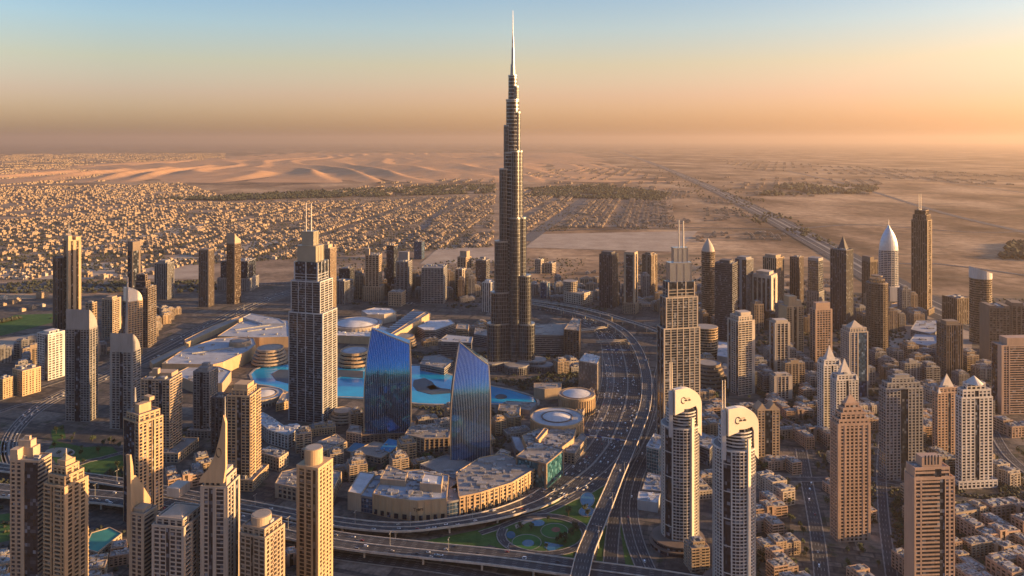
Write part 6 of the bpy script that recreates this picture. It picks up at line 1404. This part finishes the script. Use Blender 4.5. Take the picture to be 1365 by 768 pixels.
for key, (wh, n, (o0, o1)) in where.items():
    C, T, N, Z, hw = ROADS[key]; used = []
    okk = [i for i in range(len(C)) if infr(C[i][0], C[i][1], -8) and C[i][1] > 860 and C[i][1] < 2300]
    k = tries = 0
    while k < n and tries < n * 40:
        tries += 1; i = rs.choice(okk[:-1]) if len(okk) > 1 else okk[0]
        if key == 'main' and rs.random() > (1 if C[i][1] < 1500 else .5): continue
        off = round(rs.uniform(o0, o1) * hw[i] / 3.7) * 3.7 + 1.85
        if abs(off) > hw[i] - 1.6 or (abs(off) < 2.4 and key in ('main', 'deck_upper', 'deck_lower', 'avenue')): continue
        t_ = rs.random(); p = C[i] + T[i] * t_ * 13 + N[i] * off
        if any((p[0] - a) ** 2 + (p[1] - b) ** 2 < 64 for a, b in used): continue
        if key == 'main' and any(abs(off - hw[i] * m_) < 2.2 for m_ in (.55, -.52)): continue
        used.append(p); nm, me = rs.choice(CM)
        o = bpy.data.objects.new('car', me); COL.objects.link(o); o.location = (p[0], p[1], Z[i] + .04); o.rotation_euler.z = math.atan2(T[i][1], T[i][0]) + (math.pi if off > 0 else 0)
        tag(o, f'{nm} car {wh}', 'car', 'cars ' + wh); k += 1
# the thicker, farther part of the traffic
tm_ = MB(); pal = rs
for key, n, o0, o1 in (('main', 330, -.92, .92), ('avenue', 130, -.9, .9), ('ring', 60, -.8, .8), ('viaduct_long', 30, -.7, .7), ('viaduct_far', 30, -.6, .6), ('trunk', 160, -.9, .9), ('deck_upper', 30, -.8, .8), ('deck_lower', 30, -.8, .8)):
    C, T, N, Z, hw = ROADS[key]
    for _ in range(n):
        i = rs.randrange(len(C) - 1)
        if not infr(C[i][0], C[i][1]) or C[i][1] > 9000: continue
        off = round(rs.uniform(o0, o1) * hw[i] / 3.7) * 3.7 - .3
        if abs(off) > hw[i] - 1.6 or abs(off) < 2.4: continue
        p = C[i] + (C[i + 1] - C[i]) * rs.random() + N[i] * off; t_, n_ = T[i], N[i]; m_ = rs.choice((0, 0, 0, 1, 2)); z_ = Z[i] + .35; q = p - t_ * 2.3 - n_ * .95
        tm_.box((q[0], q[1], z_), (*(t_ * 4.6), 0), (*(n_ * 1.9), 0), (0, 0, .65), m_); q = p - t_ * 1.6 - n_ * .8; tm_.box((q[0], q[1], z_ + .6), (*(t_ * 2.6), 0), (*(n_ * 1.6), 0), (0, 0, .6), 2)
o = tm_.build('distant_traffic', [bpy.data.materials['car_paint_white'], bpy.data.materials['car_paint_silver'], bpy.data.materials['car_paint_dark']]); o['kind'] = 'stuff'
# ------------------------------------------------------------------ street lamps of the interchange
LM = MB(); LM.cyl(0, 0, 0, 16, .28, .16, 8); LM.cbox(-3, 3, -.12, .12, 15.8, 16.05); LM.cbox(-3.6, -2.2, -.3, .3, 15.7, 15.95, 1); LM.cbox(2.2, 3.6, -.3, .3, 15.7, 15.95, 1)
lm = LM.mesh('street_lamp', [plain('lamp_steel', (.35, .34, .32), .5, .4), plain('lamp_head', (.5, .48, .44), .5)])
for key, every, off in (('main', 5, .02), ('deck_lower', 5, 0.0), ('deck_upper', 5, 0.0), ('viaduct_long', 6, 1.0)):
    C, T, N, Z, hw = ROADS[key]
    for i in range(2, len(C) - 1, every):
        if not infr(C[i][0], C[i][1]) or C[i][1] < 860 or C[i][1] > 1750: continue
        p = C[i] + N[i] * hw[i] * off; o = bpy.data.objects.new('street_lamp', lm); COL.objects.link(o); o.location = (p[0], p[1], Z[i] + (.3 if key == 'main' else .5)); o.rotation_euler.z = math.atan2(N[i][1], N[i][0])
        wh = {'main': 'in the central strip of the wide highway', 'deck_lower': 'in the middle of the flyover along the bottom', 'deck_upper': 'in the middle of the viaduct in front of the mall', 'viaduct_long': 'on the parapet of the slim elevated road'}[key]
        tag(o, 'tall twin armed street lamp ' + wh, 'street lamp', 'street lamps ' + wh)

# ------------------------------------------------------------------ sign gantries over the highway
C, T, N, Z, hw = ROADS['main']
for row, lab in ((472, 'white overhead sign gantry spanning the far stretch of the wide highway'), (590, 'white overhead sign gantry spanning the highway bend beside the round mall halls')):
    i = int(np.argmin(abs(C[:, 1] - mpp(row) * F))); g = empty('sign_gantry', (C[i][0], C[i][1], Z[i]), math.atan2(N[i][1], N[i][0]), lab, 'gantry')
    w_ = hw[i] * .98; b_ = MB(); b_.cbox(-w_, w_, -.5, .5, 8.2, 9.3); b_.cbox(-w_ - .4, -w_ + .4, -.4, .4, 0, 9.2); b_.cbox(w_ - .4, w_ + .4, -.4, .4, 0, 9.2); b_.cbox(-.45, .45, -.4, .4, .3, 9.2); b_.build('frame', plain('gantry_paint', (.6, .59, .56), .5), g)
    for k in (-.7, -.3, .3, .7): q_ = MB(); q_.cbox(w_ * k - 4, w_ * k + 4, -.75, -.52, 7.6, 10.8); q_.build('sign_panel', plain('sign_blue', (.03, .09, .22), .5), g)
